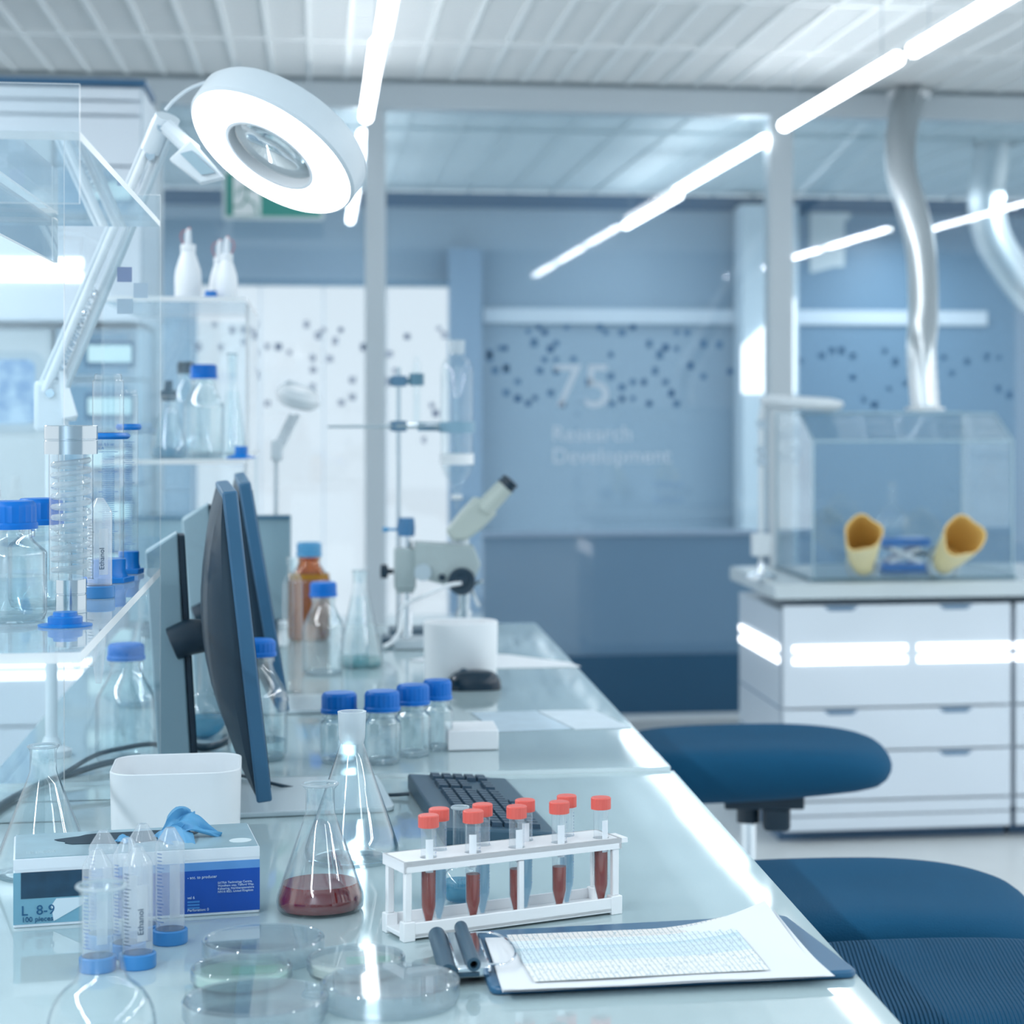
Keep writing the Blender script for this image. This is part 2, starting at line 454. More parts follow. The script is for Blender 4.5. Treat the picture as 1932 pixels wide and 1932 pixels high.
# ---- linear tube lights
ZL = 2.64
def tube_light(name_pts, label, r=0.026):
    (xa, ya), (xb, yb) = name_pts
    p, q = W(xa, ya, z=ZL), W(xb, yb, z=ZL)
    p.x = q.x = (p.x + q.x) / 2
    t = thing('tube_light', label, 'ceiling light', p, 0, 'linear tube lights under the ceilings')
    d = q - p
    b = B(); n = d.normalized()
    b.tube([n * 0.0, n * .006, n * .02, n * (d.length - .02), n * (d.length - .006), d], [r * .5, r * .85, r, r, r * .85, r * .5], 16)
    obj('tube', b, TUBE_E, t)
    zt = 2.87 - ZL
    for k in (.12, .88):
        b = B(); pp = d * k
        b.cyl((pp.x, pp.y, r * .9), (pp.x, pp.y, zt), .0025, seg=6); obj('suspension_wire', b, CHROME, t)
    return t
tube_light(((688, 222), (716, 82)), 'white tube light in the left row, first this side of the glass')
tube_light(((719.5, 66), (770, -190)), 'white tube light at the top edge of the photo, left row')
tube_light(((1474, 238), (1700, 109)), 'long white tube light in the right row ending just above the right glass post')
tube_light(((1716, 96), (2060, -100)), 'thick white tube light cut by the top edge at upper right')
tube_light(((682, 252), (671, 350)), 'white tube light beyond the glass beside the magnifier ring, upper of two', .024)
tube_light(((669, 362), (661, 416)), 'small white tube light beyond the glass beside the magnifier ring, lower of two', .024)
tube_light(((1432, 262), (1288, 360)), 'slanting white tube light beyond the glass left of the right post', .024)
tube_light(((1279, 368), (1183, 426)), 'short white tube light farthest beyond the glass, above the lettering', .024)

# ---- exit sign
p = W(420, 400, Y=9.25); q = W(612, 400, Y=9.25); z0 = W(500, 415, Y=9.25).z; z1 = W(500, 322, Y=9.25).z
ex = thing('exit_sign', 'green and white emergency exit sign with running figure hung behind the magnifier ring', 'sign', ((p.x + q.x) / 2, 9.25, z0))
w_, h_ = q.x - p.x, z1 - z0
b = B(); b.prism(rounded(w_, h_, .012), -.012, .012, R3('X', 90) @ T3(0, h_ / 2, 0)); obj('frame', b, pbr('sign_frame', (200, 216, 220), 0.4), ex)
GRN = pbr('sign_green', (62, 150, 140), 0.5); SW = pbr('sign_white', (232, 240, 242), 0.5)
b = B(); b.box((0, -.014, h_ / 2), (w_ - .03, .004, h_ - .03)); obj('green_panel', b, GRN, ex)
b = B(); b.box((-w_ * .26, -.017, h_ / 2), (w_ * .27, .003, h_ - .034)); obj('doorway', b, SW, ex)
b = B(); k = h_
def limb(*pts):
    b.tube([(-w_ * .26 + x * k, -.0195, y * k) for x, y in pts], .055 * k * .7, 8, flat=.3)
limb((.02, .72), (-.02, .42)); limb((-.02, .42), (.16, .32), (.2, .1)); limb((-.02, .42), (-.12, .26), (-.3, .26)); limb((.0, .66), (.16, .6), (.24, .7)); limb((0, .66), (-.16, .62), (-.2, .48))
b.lathe([(0, -.002), (.06 * k, -.002), (.06 * k, .002), (0, .002)], 16, T3(-w_ * .26 + .06 * k, -.0195, .84 * k) @ R3('X', 90))
obj('running_figure', b, GRN, ex)
b = B(); b.prism([(0, -.12), (.14, 0), (0, .12), (0, .045), (-.2, .045), (-.2, -.045), (0, -.045)], -.001, .001, T3(w_ * .22, -.017, h_ / 2) @ R3('X', 90) @ Matrix.Scale(k * 2, 4)); obj('arrow', b, SW, ex)
for s in (-1, 1):
    b = B(); b.cyl((s * w_ * .35, 0, h_), (s * w_ * .35, 0, 2.87 - z0), .004, seg=8); obj('hanging_rod', b, CHROME, ex)

# ---- paper notice on the far wall
p = W(1530, 515, Y=YW - .06); q = W(1606, 390, Y=YW - .06)
b = B(); w_, h_ = q.x - p.x, q.z - p.z
b.prism([(0, 0), (w_ * .6, h_ * .1), (w_ * .85, h_ * .1), (w_ * .85, h_ * .78), (w_, h_ * .85), (w_, h_), (0, h_)], -.002, .002, T3(p.x, YW - .035, p.z) @ R3('X', 90))
tag(obj('paper_notice', b, pbr('notice_paper', (214, 222, 226), 0.6), smooth=0), 'pale irregular paper notice on the dark far wall left of the duct', 'notice')

# ---- aluminium ducts
def duct(name, label, pts, r, group=None, bend=8):
    P = smoothpath(pts, bend)
    base = P[0]
    t = thing(name, label, 'duct', base)
    n = len(P); path, rr = [], []
    L = [0]
    for a, c in zip(P, P[1:]): L.append(L[-1] + (c - a).length)
    tot = L[-1]; m = int(tot / .018); j = 0
    for i in range(m + 1):
        s = tot * i / m
        while j < n - 2 and L[j + 1] < s: j += 1
        f = (s - L[j]) / max(1e-6, L[j + 1] - L[j])
        path.append(P[j].lerp(P[j + 1], min(1, f)) - base)
        rr.append((r[0] + (r[1] - r[0]) * i / m) * (1.0 if i % 2 else .955))
    b = B(); b.tube(path, rr, 24); obj('flexible_tube', b, DUCTM, t)
    return t, P
p0 = W(1745, 772, Y=7.28)
d_, P = duct('ventilation_duct', 'silver corrugated ventilation duct rising from the glove box to the ceiling',
     [p0, p0 + Vector((0, 0.05, .2)), W(1742, 600, Y=7.5), W(1738, 480, Y=7.8), W(1722, 400, Y=8.2), W(1702, 330, Y=8.7), W(1700, 260, Y=9.2), W(1715, 180, Y=9.6)], (.051, .074))
b = B(); b.lathe([(.05, -.004), (.068, -.004), (.068, .006), (.05, .006)], 24); obj('bottom_flange', b, PLASTIC_W, d_)
e = P[-1] - P[0]
b = B(); b.lathe([(.074, -.01), (.1, -.01), (.1, .012), (.074, .012)], 24, T3(*e)); obj('top_flange', b, PLASTIC_W, d_)
duct('ventilation_duct', 'wide silver duct behind the glass at the right edge of the photo',
     [W(1875, 236, Y=11.6), W(1868, 300, Y=11.6), W(1860, 370, Y=11.6), W(1870, 440, Y=11.6), W(1905, 505, Y=11.6), W(1950, 560, Y=11.6), W(2010, 600, Y=11.6), W(2040, 760, Y=11.6), W(2040, 1240, Y=11.6)], (.105, .105))

# ================================================================== CABINETS
CAB = pbr('cabinet_white', (214, 224, 234), 0.3)
CABS = pbr('cabinet_side', (196, 208, 220), 0.3)
CABK = pbr('cabinet_kick', (66, 100, 132), 0.4)
SLOT = pbr('handle_recess', (88, 122, 152), 0.6)
TOPM = pbr('worktop', (200, 212, 218), 0.25)
YC = 6.95
def cabinet(label, x0, x1, ledpx, hpos, side=True, y1=YC + .72, zt=.795):
    t = thing('drawer_cabinet', label, 'cabinet', (x0, YC, 0), 0, 'white drawer cabinets along the back')
    w = x1 - x0; dp = y1 - YC
    b = B(); b.box((w / 2, dp / 2 + .012, .43), (w, dp - .024, .66)); obj('body', b, CABS, t)
    b = B(); b.box((w / 2, dp / 2 + .03, .05), (w - .01, dp - .06, .1)); obj('kick_plinth', b, CABK, t)
    zz = lambda y: W(1700, y, Y=YC).z
    rows = [(zz(1140), zz(1331)), (zz(1335), zz(1412)), (zz(1416), zz(1505)), (zz(1509), zz(1533)), (zz(1536), zz(1562))]
    names = ['drawer_front', 'drawer_front', 'drawer_front', 'base_rail', 'base_rail']
    for i, (za, zb) in enumerate(rows):
        b = B(); b.box((w / 2, 0.0, (za + zb) / 2), (w - .012, .022, za - zb)); dr = obj(names[i], b, CAB, t, bevel=.002)
        if i < 3:
            for hx in hpos:
                hw, hh = .058, .016
                b = B(); b.prism([(-hw, 0), (hw, 0), (hw * .68, -hh), (-hw * .68, -hh)], -.002, .0, T3(hx, -.0112, za - .002) @ R3('X', 90))
                obj('recessed_handle', b, SLOT, dr, smooth=0)
    zl = zz(1232)
    for (xa, xb) in ledpx:
        for dzz in (.0195, -.0195):
            b = B(); b.box(((xa + xb) / 2, -.013, zl + dzz), (xb - xa, .006, .021)); obj('led_strip', b, LED, t, bevel=.002)
    if side:
        for k in (.0195, -.0195):
            b = B(); b.box((-.003, dp / 2, zl + k), (.008, dp - .06, .020)); obj('led_strip', b, LED, t)
        b = B()
        for z_ in (zz(1333), zz(1414), zz(1507)): b.box((-.0005, dp / 2, z_), (.003, dp - .04, .004))
        obj('side_seam', b, SLOT, t)
    return t
xa, xb = W(1474, 1400, Y=YC).x, W(1910, 1400, Y=YC).x
hx = [W(1585, 1150, Y=YC).x - xa, W(1801, 1150, Y=YC).x - xa]
cabinet('white drawer cabinet under the glove box with glowing light strip', xa, xb - .003, [(W(1494, 1232, Y=YC).x - xa, W(1709, 1232, Y=YC).x - xa), (W(1729, 1232, Y=YC).x - xa, xb - xa - .008)], hx)
cabinet('white drawer cabinet cut by the right edge of the photo', xb + .003, xb + .8, [(.0, .79)], [.2, .6], side=False)
b = B(); b.box((0, 0, 0), (1.62, .79, .05))
p = W(1462, 1110, Y=YC - .03)
tag(obj('worktop', b, TOPM, loc=(p.x + .81, YC - .03 + .395, .826), bevel=.006), 'pale grey worktop carrying the glove box', 'worktop')
ZW = .851
# left side: low cabinet, worktop, tall wall unit
xl0, xl1 = W(-260, 1300, Y=YC).x, W(200, 1300, Y=YC).x
cabinet('white drawer cabinet behind the left end of the bench with bright light strip', xl0, xl1, [(.01, xl1 - xl0 - .01)], [.3], side=False)
b = B(); b.box((0, 0, 0), (xl1 - xl0 + .05, .79, .05))
tag(obj('worktop', b, TOPM, loc=((xl0 + xl1) / 2, YC - .03 + .395, .826), bevel=.006), 'pale worktop under the instruments at left', 'worktop')
tu0, tu1 = W(-260, 400, Y=YC).x, W(268, 400, Y=YC).x
zt_, zb_ = W(100, 160, Y=YC).z, W(100, 606, Y=YC).z
wu = thing('wall_cabinet', 'tall pale wall cabinet with horizontal panels and a light strip at upper left', 'cabinet', (tu0, YC, zb_))
ww, hh = tu1 - tu0, zt_ - zb_
b = B(); b.box((ww / 2, .36, hh / 2), (ww, .68, hh)); obj('carcass', b, pbr('wall_cabinet_grey', (190, 206, 218), 0.4), wu)
ys = [161, 188, 216, 312, 606]
for i in range(4):
    z_a, z_b = W(100, ys[i], Y=YC).z - zb_ - .004, W(100, ys[i + 1], Y=YC).z - zb_ + .004
    b = B(); b.box((ww / 2, .01, (z_a + z_b) / 2), (ww - .01, .02, z_a - z_b)); obj('front_panel', b, CAB, wu, bevel=.002)
zl = W(100, 509, Y=YC).z - zb_
for k in (.021, -.021):
    b = B(); b.box((ww / 2 - .08, -.003, zl + k), (ww - .2, .006, .03)); obj('led_strip', b, LED, wu, bevel=.002)
b = B(); b.box((ww / 2, .2, hh + .012), (ww + .02, .4, .022)); obj('top_trim', b, WALLD, wu)
for s in (0.004, ww - .004):
    b = B(); b.box((s, .6, (.851 - zb_) / 2), (.03, .16, zb_ - .851)); obj('support_leg', b, GREY, wu)
b = B(); b.box(((tu0 + tu1) / 2 - .2, YC + .78, zt_ / 2 - .01), (ww + .36, .06, zt_ - .02)); struct('wall_left', b, pbr('wall_left_pale', (178, 198, 210), 0.5))

# analyser with touch screen
pA, pB_ = W(-70, 870, Y=YC + .1), W(97, 612, Y=YC + .1)
an = thing('analyser', 'pale bench analyser with rounded blue touch screen at the left edge', 'instrument', ((pA.x + pB_.x) / 2, YC + .1, ZW))
w_ = pB_.x - pA.x; h_ = pB_.z - ZW - .01
b = B(); b.box((0, .2, h_ / 2), (w_, .4, h_)); obj('housing', b, pbr('analyser_shell', (202, 212, 216), 0.4), an, bevel=.012)
sc, sd = W(-40, 800, Y=YC + .09), W(66, 678, Y=YC + .09)
sx, sz = (sc.x + sd.x) / 2 - (pA.x + pB_.x) / 2, (sc.z + sd.z) / 2 - ZW
b = B(); b.prism(rounded(sd.x - sc.x + .06, sd.z - sc.z + .05, .04), -.004, .004, T3(sx, -.004, sz) @ R3('X', 90)); obj('screen_bezel', b, GREY, an)
m, nt, out = newmat('touch_screen_image')
em = nt.nodes.new('ShaderNodeEmission'); em.inputs[1].default_value = 0.75
nz = nt.nodes.new('ShaderNodeTexNoise'); nz.inputs['Scale'].default_value = 16
rp = nt.nodes.new('ShaderNodeValToRGB'); rp.color_ramp.elements[0].color = lin((92, 142, 192)); rp.color_ramp.elements[0].position = .4; rp.color_ramp.elements[1].color = lin((164, 200, 228)); rp.color_ramp.elements[1].position = .62
tc = nt.nodes.new('ShaderNodeTexCoord'); nt.links.new(tc.outputs['Object'], nz.inputs['Vector']); nt.links.new(nz.outputs[0], rp.inputs[0]); nt.links.new(rp.outputs[0], em.inputs[0]); nt.links.new(em.outputs[0], out.inputs[0])
b = B(); b.prism(rounded(sd.x - sc.x, sd.z - sc.z, .025), -.003, .003, T3(sx, -.009, sz) @ R3('X', 90)); obj('screen', b, m, an)
b = B(); b.box((sx - .02, -.004, .1), (.16, .012, .16)); obj('drawer_flap', b, GREY, an, bevel=.004)

# stack of grey instrument modules with lit displays
MODB = pbr('module_front', (108, 152, 182), 0.4); MODF = pbr('module_frame', (158, 186, 204), 0.4); DISPF = pbr('display_frame', (30, 96, 134), 0.4)
DISP = emis('lit_display', (176, 212, 222), 0.85)
pA, pB_ = W(104, 700, Y=YC + .12), W(268, 700, Y=YC + .12)
ztop = W(200, 618, Y=YC + .12).z
w_ = pB_.x - pA.x; nM = 5; hM = (ztop - ZW) / nM
words = ['topmost', 'second from the top', 'third from the top', 'fourth from the top', 'bottom']
def make_mod():
    t = thing('instrument_module', '', 'instrument')
    b = B(); b.box((0, .2, hM / 2), (w_, .4, hM - .004)); obj('housing', b, MODF, t, bevel=.005)
    b = B(); b.box((-.012, -.003, hM / 2), (w_ - .06, .008, hM * .78)); obj('front_panel', b, MODB, t)
    b = B(); b.box((w_ * .13, -.009, hM / 2), (w_ * .56, .008, hM * .5)); dfr = obj('display_frame', b, DISPF, t, bevel=.003)
    b = B(); b.box((w_ * .13, -.0145, hM / 2), (w_ * .5, .004, hM * .32)); obj('display', b, DISP, dfr, bevel=.003)
    return t
pm = make_mod()
for i in range(nM):
    place(pm, i, ((pA.x + pB_.x) / 2, YC + .12, ZW + (nM - 1 - i) * hM), 'blue-grey instrument module with lit display, %s of its stack' % words[i], 0, 'stacked instrument modules at left')

# ================================================================== GLOVE BOX
fl, fr_ = W(1534, 1100, Y=YC + .06), W(1911, 1100, Y=YC + .06)
gz1 = W(1720, 832, Y=YC + .06).z; gw = fr_.x - fl.x; gd = .58; gt = gz1 - ZW
gb = thing('glove_box', 'clear acrylic glove box with sloping front standing on the right cabinet', 'glove box', (fl.x, YC + .06, ZW + .0005))
zr = W(1720, 780, Y=YC + .25).z - ZW
b = B(); th = .006
def slab(p, q, r, s, n):
    n = Vector(n) * th; P4 = [Vector(v) for v in (p, q, r, s)]
    b.hexa(P4 + [v + n for v in P4])
slab((0, 0, 0.012), (gw, 0, .012), (gw, 0, gt), (0, 0, gt), (0, 1, 0))
slab((0, 0, gt), (gw, 0, gt), (gw, .2, zr), (0, .2, zr), (0, .3, -.95))
slab((0, .2, zr), (gw, .2, zr), (gw, gd, zr), (0, gd, zr), (0, 0, -1))
slab((0, gd, 0.012), (gw, gd, .012), (gw, gd, zr), (0, gd, zr), (0, -1, 0))
for x_ in (0.001, gw - th - .001):
    b.prism([(.007, .012), (gd - .007, .012), (gd - .007, zr - .007), (.2, zr - .007), (.007, gt - .003)], x_, x_ + th, Matrix(((0, 0, 1, 0), (1, 0, 0, 0), (0, 1, 0, 0), (0, 0, 0, 1))))
obj('acrylic_housing', b, BOXGL, gb, smooth=0)
EDG = pbr('acrylic_edge', (170, 198, 212), 0.3)
e_ = .0035
for seg in (((0, 0, gt), (gw, 0, gt)), ((0, .2, zr), (gw, .2, zr)), ((0, 0, 0), (0, 0, gt)), ((gw, 0, 0), (gw, 0, gt)), ((0, 0, gt), (0, .2, zr)), ((gw, 0, gt), (gw, .2, zr)), ((0, gd, 0), (0, gd, zr)), ((gw, gd, 0), (gw, gd, zr)), ((0, gd, zr), (gw, gd, zr))):
    b = B(); b.cyl(*seg, e_, seg=6); obj('edge_seam', b, EDG, gb)
b = B(); b.box((gw / 2, gd / 2, .006), (gw + .02, gd + .02, .012)); obj('base_plate', b, pbr('hood_base', (120, 150, 166), 0.3), gb, bevel=.003)
def sleeve(pts, rs, label):
    b = B(); L = [W(x, y, Y=YC + yy) - Vector((fl.x, YC + .06, ZW)) for x, y, yy in pts]
    P = smoothpath(L, 5); n = len(P)
    rr = []
    for i in range(n):
        f = i / (n - 1) * (len(rs) - 1); k = min(int(f), len(rs) - 2); rr.append(rs[k] + (rs[k + 1] - rs[k]) * (f - k))
    seg = 22; rings = []
    up = Vector((1, 0, 0))
    for side, off in ((0, 0), (1, .0045)):
        idx = range(n) if side == 0 else range(n - 1, n // 3, -1)
        for i in idx:
            d = (P[min(i + 1, n - 1)] - P[max(i - 1, 0)]).normalized()
            a = d.cross(up).normalized(); c = d.cross(a).normalized()
            ring = []
            for k in range(seg):
                th_ = 2 * PI * k / seg; wob = 1 + (.09 * math.sin(3 * th_ + .7) + .06 * math.sin(5 * th_ + i * .1)) * (i / n) ** 2 + .03 * math.sin(2 * th_ + i * .5)
                r_ = (rr[i] - off) * wob
                ring.append(b.bm.verts.new(P[i] + (a * math.cos(th_) + c * math.sin(th_)) * r_))
            rings.append((ring, side))
    for (A, s0), (C, s1) in zip(rings, rings[1:]):
        b.mi = 1 if s1 else 0
        for k in range(seg): b._f([A[k], A[(k + 1) % seg], C[(k + 1) % seg], C[k]])
    b.mi = 1; b._f(rings[-1][0])
    o = obj('glove_sleeve', b, [GLOVEY, GLOVEIN], gb, smooth=60); o['label'] = label
    return o
sleeve([(1628, 1066, .054), (1628, 1060, .01), (1626, 1044, -.05), (1627, 1022, -.12), (1628, 1006, -.2)], [.037, .039, .048, .058, .061], 'left yellow rubber glove sleeve, opening turned up')
sleeve([(1780, 1064, .054), (1782, 1058, .01), (1793, 1045, -.05), (1808, 1025, -.12), (1818, 1012, -.2)], [.036, .039, .05, .062, .068], 'right yellow rubber glove sleeve, opening turned up and right')
for xx in (1628, 1780):
    c = W(xx, 1065, Y=YC + .055) - Vector((fl.x, YC + .06, ZW))
    b = B(); b.lathe([(.047, -.006), (.058, -.006), (.058, .004), (.047, .004)], 26, T3(c.x, -.003, c.z) @ R3('X', 90)); obj('glove_port', b, GREY, gb)

# lab jack + flask inside
c = W(1702, 1100, Y=YC + .3); jx = c.x
jk = thing('lab_jack', 'blue laboratory scissor jack inside the glove box', 'lab jack', (jx, YC + .3, ZW + .013))
jw, jh = .17, .115
b = B(); b.box((0, 0, .014), (jw, .12, .028)); obj('base_plate', b, BLUED, jk, bevel=.003)
b = B(); b.box((0, 0, jh - .014), (jw, .12, .028)); obj('top_plate', b, BLUED, jk, bevel=.003)
for yy in (-.05, .05):
    b = B()
    b.box((0, 0, 0), (.12, .008, .014), T3(0, yy, jh / 2) @ R3('Y', 24)); b.box((0, 0, 0), (.12, .008, .014), T3(0, yy * .8, jh / 2) @ R3('Y', -24)); obj('scissor_arm', b, PLASTIC_W, jk)
b = B(); b.cyl((.03, 0, jh / 2), (jw / 2 + .02, 0, jh / 2), .006); b.cyl((jw / 2 + .02, 0, jh / 2), (jw / 2 + .045, 0, jh / 2), .022, seg=16); obj('adjusting_knob', b, BLACK, jk)
def round_flask(name, label, loc, R, H, rn, liq=None, group=None, gm=GLASS, flat=.25):
    t = thing(name, label, 'flask', loc, 0, group)
    prof = [(0, .002), (R * flat, 0)]
    a0 = math.asin(flat)
    cz = R * math.cos(a0)
    a1 = PI - math.asin(min(.95, rn * 1.35 / R))
    for i in range(1, 15):
        a = a0 + (a1 - a0) * i / 14
        prof.append((R * math.sin(a), cz - R * math.cos(a)))
    zt = prof[-1][1]
    prof += [(rn * 1.12, zt + .35 * rn), (rn, zt + rn), (rn, H - .006), (rn * 1.12, H - .003), (rn * 1.1, H), (rn * .92, H), (rn * .9, H - .01)]
    b = B(); b.lathe(prof, 36); obj('glass_body', b, gm, t, smooth=50)
    b = B(); b.lathe([(rn * 1.12 + .0016 * math.cos(2 * PI * k / 10), H - .0012 + .0016 * math.sin(2 * PI * k / 10)) for k in range(11)], 40); obj('rim', b, COILG, t, smooth=60)
    if liq:
        mat, f = liq
        lp = [(0, .003), (R * flat * .9, .002)]
        for i in range(1, 12):
            a = a0 + (a1 - a0) * f * i / 11
            lp.append((R * .96 * math.sin(a), cz - R * .96 * math.cos(a)))
        lp.append((0, lp[-1][1]))
        b = B(); b.lathe(lp, 32); obj('liquid', b, mat, t, smooth=40)
    return t
fx = W(1683, 1020, Y=YC + .3).x
round_flask('volumetric_flask', 'clear long-necked flask standing on the blue jack inside the glove box', (fx, YC + .3, ZW + .013 + jh + .0005), .055, .185, .012, (WATER, .3))

# small lamp standing beside the glove box
lp = W(1434, 1090, Y=YC + .1)
b0 = (W(1437, 1000, Y=YC + .22).x + .02, YC + .2, ZW)
ml = thing('bench_lamp', 'white edge-on magnifier lamp on a slim stand left of the glove box', 'lamp', b0)
def L2(x, y): return W(x, y, Y=YC + .2) - Vector(b0)
q = L2(1436, 1050)
b = B(); b.lathe([(0, 0), (.05, 0), (.05, .012), (.02, .02), (.012, .05), (0, .05)], 20, T3(q.x, 0, 0)); obj('foot', b, CHROME, ml)
b = B(); b.cyl((q.x, 0, .05), (q.x, 0, L2(1436, 800).z), .0085); obj('lower_rod', b, LAMPWHITE, ml)
b = B(); b.box((q.x, 0, L2(1436, 1028).z), (.062, .05, .075)); obj('clamp_block', b, LAMPWHITE, ml, bevel=.005)
for yv in (850, 870, 800):
    b = B(); b.lathe([(0, -.012), (.016, -.012), (.016, .012), (0, .012)], 14, T3(q.x, 0, L2(1436, yv).z) @ R3('X', 90)); obj('joint_screw', b, CHROME, ml)
b = B(); c = L2(1512, 762)
b.lathe([(0, -.02), (.1, -.02), (.13, -.014), (.142, 0), (.138, .016), (.1, .024), (0, .024)], 30, T3(c.x, 0, c.z) @ R3('Y', 3)); obj('lamp_head', b, LAMPWHITE, ml)
b = B(); b.tube(smoothpath([L2(1436, 800), L2(1440, 770), L2(1450, 765)], 4), .012, 10); obj('neck', b, LAMPWHITE, ml)
# ================================================================== BENCHES
GTOP = pbr('bench_glass_top', (178, 198, 203), 0.04, spec=0.75, vary=0.02, vscale=2, bump=('noise', 1.4, 0.035))
GEDGE = pbr('bench_glass_edge', (226, 240, 244), 0.15)
LEGM = pbr('bench_leg', (190, 202, 210), 0.35)
def bench(label, poly, ztop):
    c = Vector((sum(p.x for p in poly) / 4, sum(p.y for p in poly) / 4, 0))
    t = thing('lab_bench', label, 'bench', c, 0, 'glass-topped lab benches')
    L = [(p.x - c.x, p.y - c.y) for p in poly]
    b = B(); b.prism(L, ztop - .012, ztop)
    b.bm.faces.ensure_lookup_table()
    for f in b.bm.faces:
        f.normal_update()
        if abs(f.normal.z) < .5: f.material_index = 1
    obj('glass_top', b, [GTOP, GEDGE], t, smooth=0)
    b = B(); b.prism([(x * .93, y * .97) for x, y in L], ztop - .062, ztop - .013); obj('under_frame', b, LEGM, t)
    for x, y in L:
        b = B(); b.box((x * .60, y * .93, (ztop - .062) / 2), (.05, .05, ztop - .062)); obj('leg', b, LEGM, t, bevel=.004)
    return t
e0, e1 = W(1700, 1932, z=ZD), W(1268, 1451, z=ZD)
e2, e3 = W(1265, 1446, z=ZF), W(1010, 1175, z=ZF)
sl = (e1.x - e0.x) / (e1.y - e0.y)
n0 = Vector((e0.x - sl * .7, e0.y - .7, 0))
XL = -.47
bench('near glass-topped bench carrying the rack, clipboard and petri dishes', [Vector((XL, n0.y, 0)), n0, Vector((e1.x, e2.y - .003, 0)), Vector((XL, e2.y - .003, 0))], ZD)
bench('far glass-topped bench carrying the microscope and the white cup', [Vector((XL, e2.y, 0)), Vector((e2.x, e2.y, 0)), Vector((e3.x, e3.y, 0)), Vector((XL, e3.y, 0))], ZF)
YJ = e2.y
def D(x, y):
    p = W(x, y, z=ZD)
    return p if p.y < YJ else W(x, y, z=ZF)

# ================================================================== LABWARE BUILDERS
def bottle(name, label, loc, R, H, rc=.027, hc=.028, cap=BLUE, gm=GLASSW, liq=None, group=None, gear=True, sh=.56):
    t = thing(name, label, 'bottle', loc, 0, group)
    rn = rc * .80; zc = H - hc
    zs = H * sh; zn = zc - .008
    prof = [(0, .003), (R * .8, 0), (R * .93, .002), (R, .01), (R, zs)]
    for i in range(1, 8):
        f = i / 7
        s = f * f * (3 - 2 * f)
        prof.append((R + (rn - R) * s, zs + (zn - zs) * (f * .85 + .15 * f * f)))
    prof += [(rn, zc + .004)]
    b = B(); b.lathe(prof, 40); b.lathe([(r * (.93 if r > rn else .88), max(z, .006)) for r, z in prof], 40); g = obj('glass_body', b, gm, t, smooth=50)
    b = B(); b.lathe([(R * .5, .004), (R * .86, .0025), (R * .9, .007), (R * .6, .009), (R * .5, .004)], 40); obj('thick_base', b, COILG if gm is not AMBER else AMBER, t, smooth=60)  # thick base; whitish glass in clear bottles paints in the base highlight
    b = B()
    b.lathe([(0, H), (rc * .86, H), (rc * .97, H - .003), (rc, H - .006), (rc, zc + .006)], 44 if gear else 32, gear=.035 if gear else None)
    b.lathe([(rc * 1.0, zc + .006), (rc * 1.05, zc + .004), (rc * 1.05, zc - .001), (rc * .8, zc - .001)], 32)
    obj('screw_cap', b, cap, t, smooth=30)
    b = B(); b.lathe([(rn, zc - .003), (rn * 1.16, zc - .003), (rn * 1.16, zc - .0095), (rn, zc - .0095)], 32); obj('pouring_ring', b, gm, t)
    if liq:
        m, f = liq
        b = B(); b.lathe([(0, .005), (R * .9, .004), (R * .95, .01), (R * .95, H * f), (0, H * f)], 36); obj('liquid', b, m, t, smooth=40)
    return t

def erlenmeyer(name, label, loc, R, H, rn, neck=.22, lip=1.28, liq=None, group=None, joint=0, gm=GLASSW, stopper=None):
    t = thing(name, label, 'flask', loc, 0, group)
    zn = H * (1 - neck)
    prof = [(0, .004), (R * .78, .001), (R * .92, 0), (R * .985, .004), (R, .011), (R * .985, .018)]
    for i in range(1, 9):
        f = i / 8
        r = R * .985 + (rn - R * .985) * f
        prof.append((r if f < .95 else rn * 1.02, .018 + (zn - .018) * f))
    if not joint: prof += [(rn, zn + .012), (rn, H - .007), (rn * lip * .94, H - .003), (rn * lip, H - .001), (rn * lip * .96, H), (rn * .9, H - .004), (rn * .92, zn + .01)]
    else: prof += [(rn * 1.04, zn + .004)]
    b = B(); b.lathe(prof, 44); b.lathe([(r * .965, max(z, .003)) for r, z in prof[:13]], 44); obj('glass_body', b, gm, t, smooth=50)
    if joint:
        b = B(); b.lathe([(rn * 1.0, zn), (rn * 1.12, zn + .006), (rn * 1.22, H - .003), (rn * 1.26, H), (rn * 1.0, H), (rn * .98, H - .02)], 36); obj('ground_joint', b, FROST, t, smooth=50)
    if not joint:
        b = B(); b.lathe([(rn * lip - .0012 + .0016 * math.cos(2 * PI * k / 10), H - .0012 + .0016 * math.sin(2 * PI * k / 10)) for k in range(11)], 44); obj('rim', b, COILG, t, smooth=60)
    if liq:
        m, z = liq
        f = (z - .018) / (zn - .018)
        r = (R * .985 + (rn - R * .985) * max(f, 0)) * .965
        b = B(); b.lathe([(0, .004), (R * .88, .003), (R * .95, .008), (R * .955, .016), (r, z), (0, z)], 40); obj('liquid', b, m, t, smooth=40)
    if stopper:
        b = B(); b.lathe([(0, H - .012), (rn * .9, H - .012), (rn * 1.15, H + .008), (rn * .6, H + .012), (rn * .5, H + .03), (0, H + .03)], 20); obj('stopper', b, stopper, t)
    return t

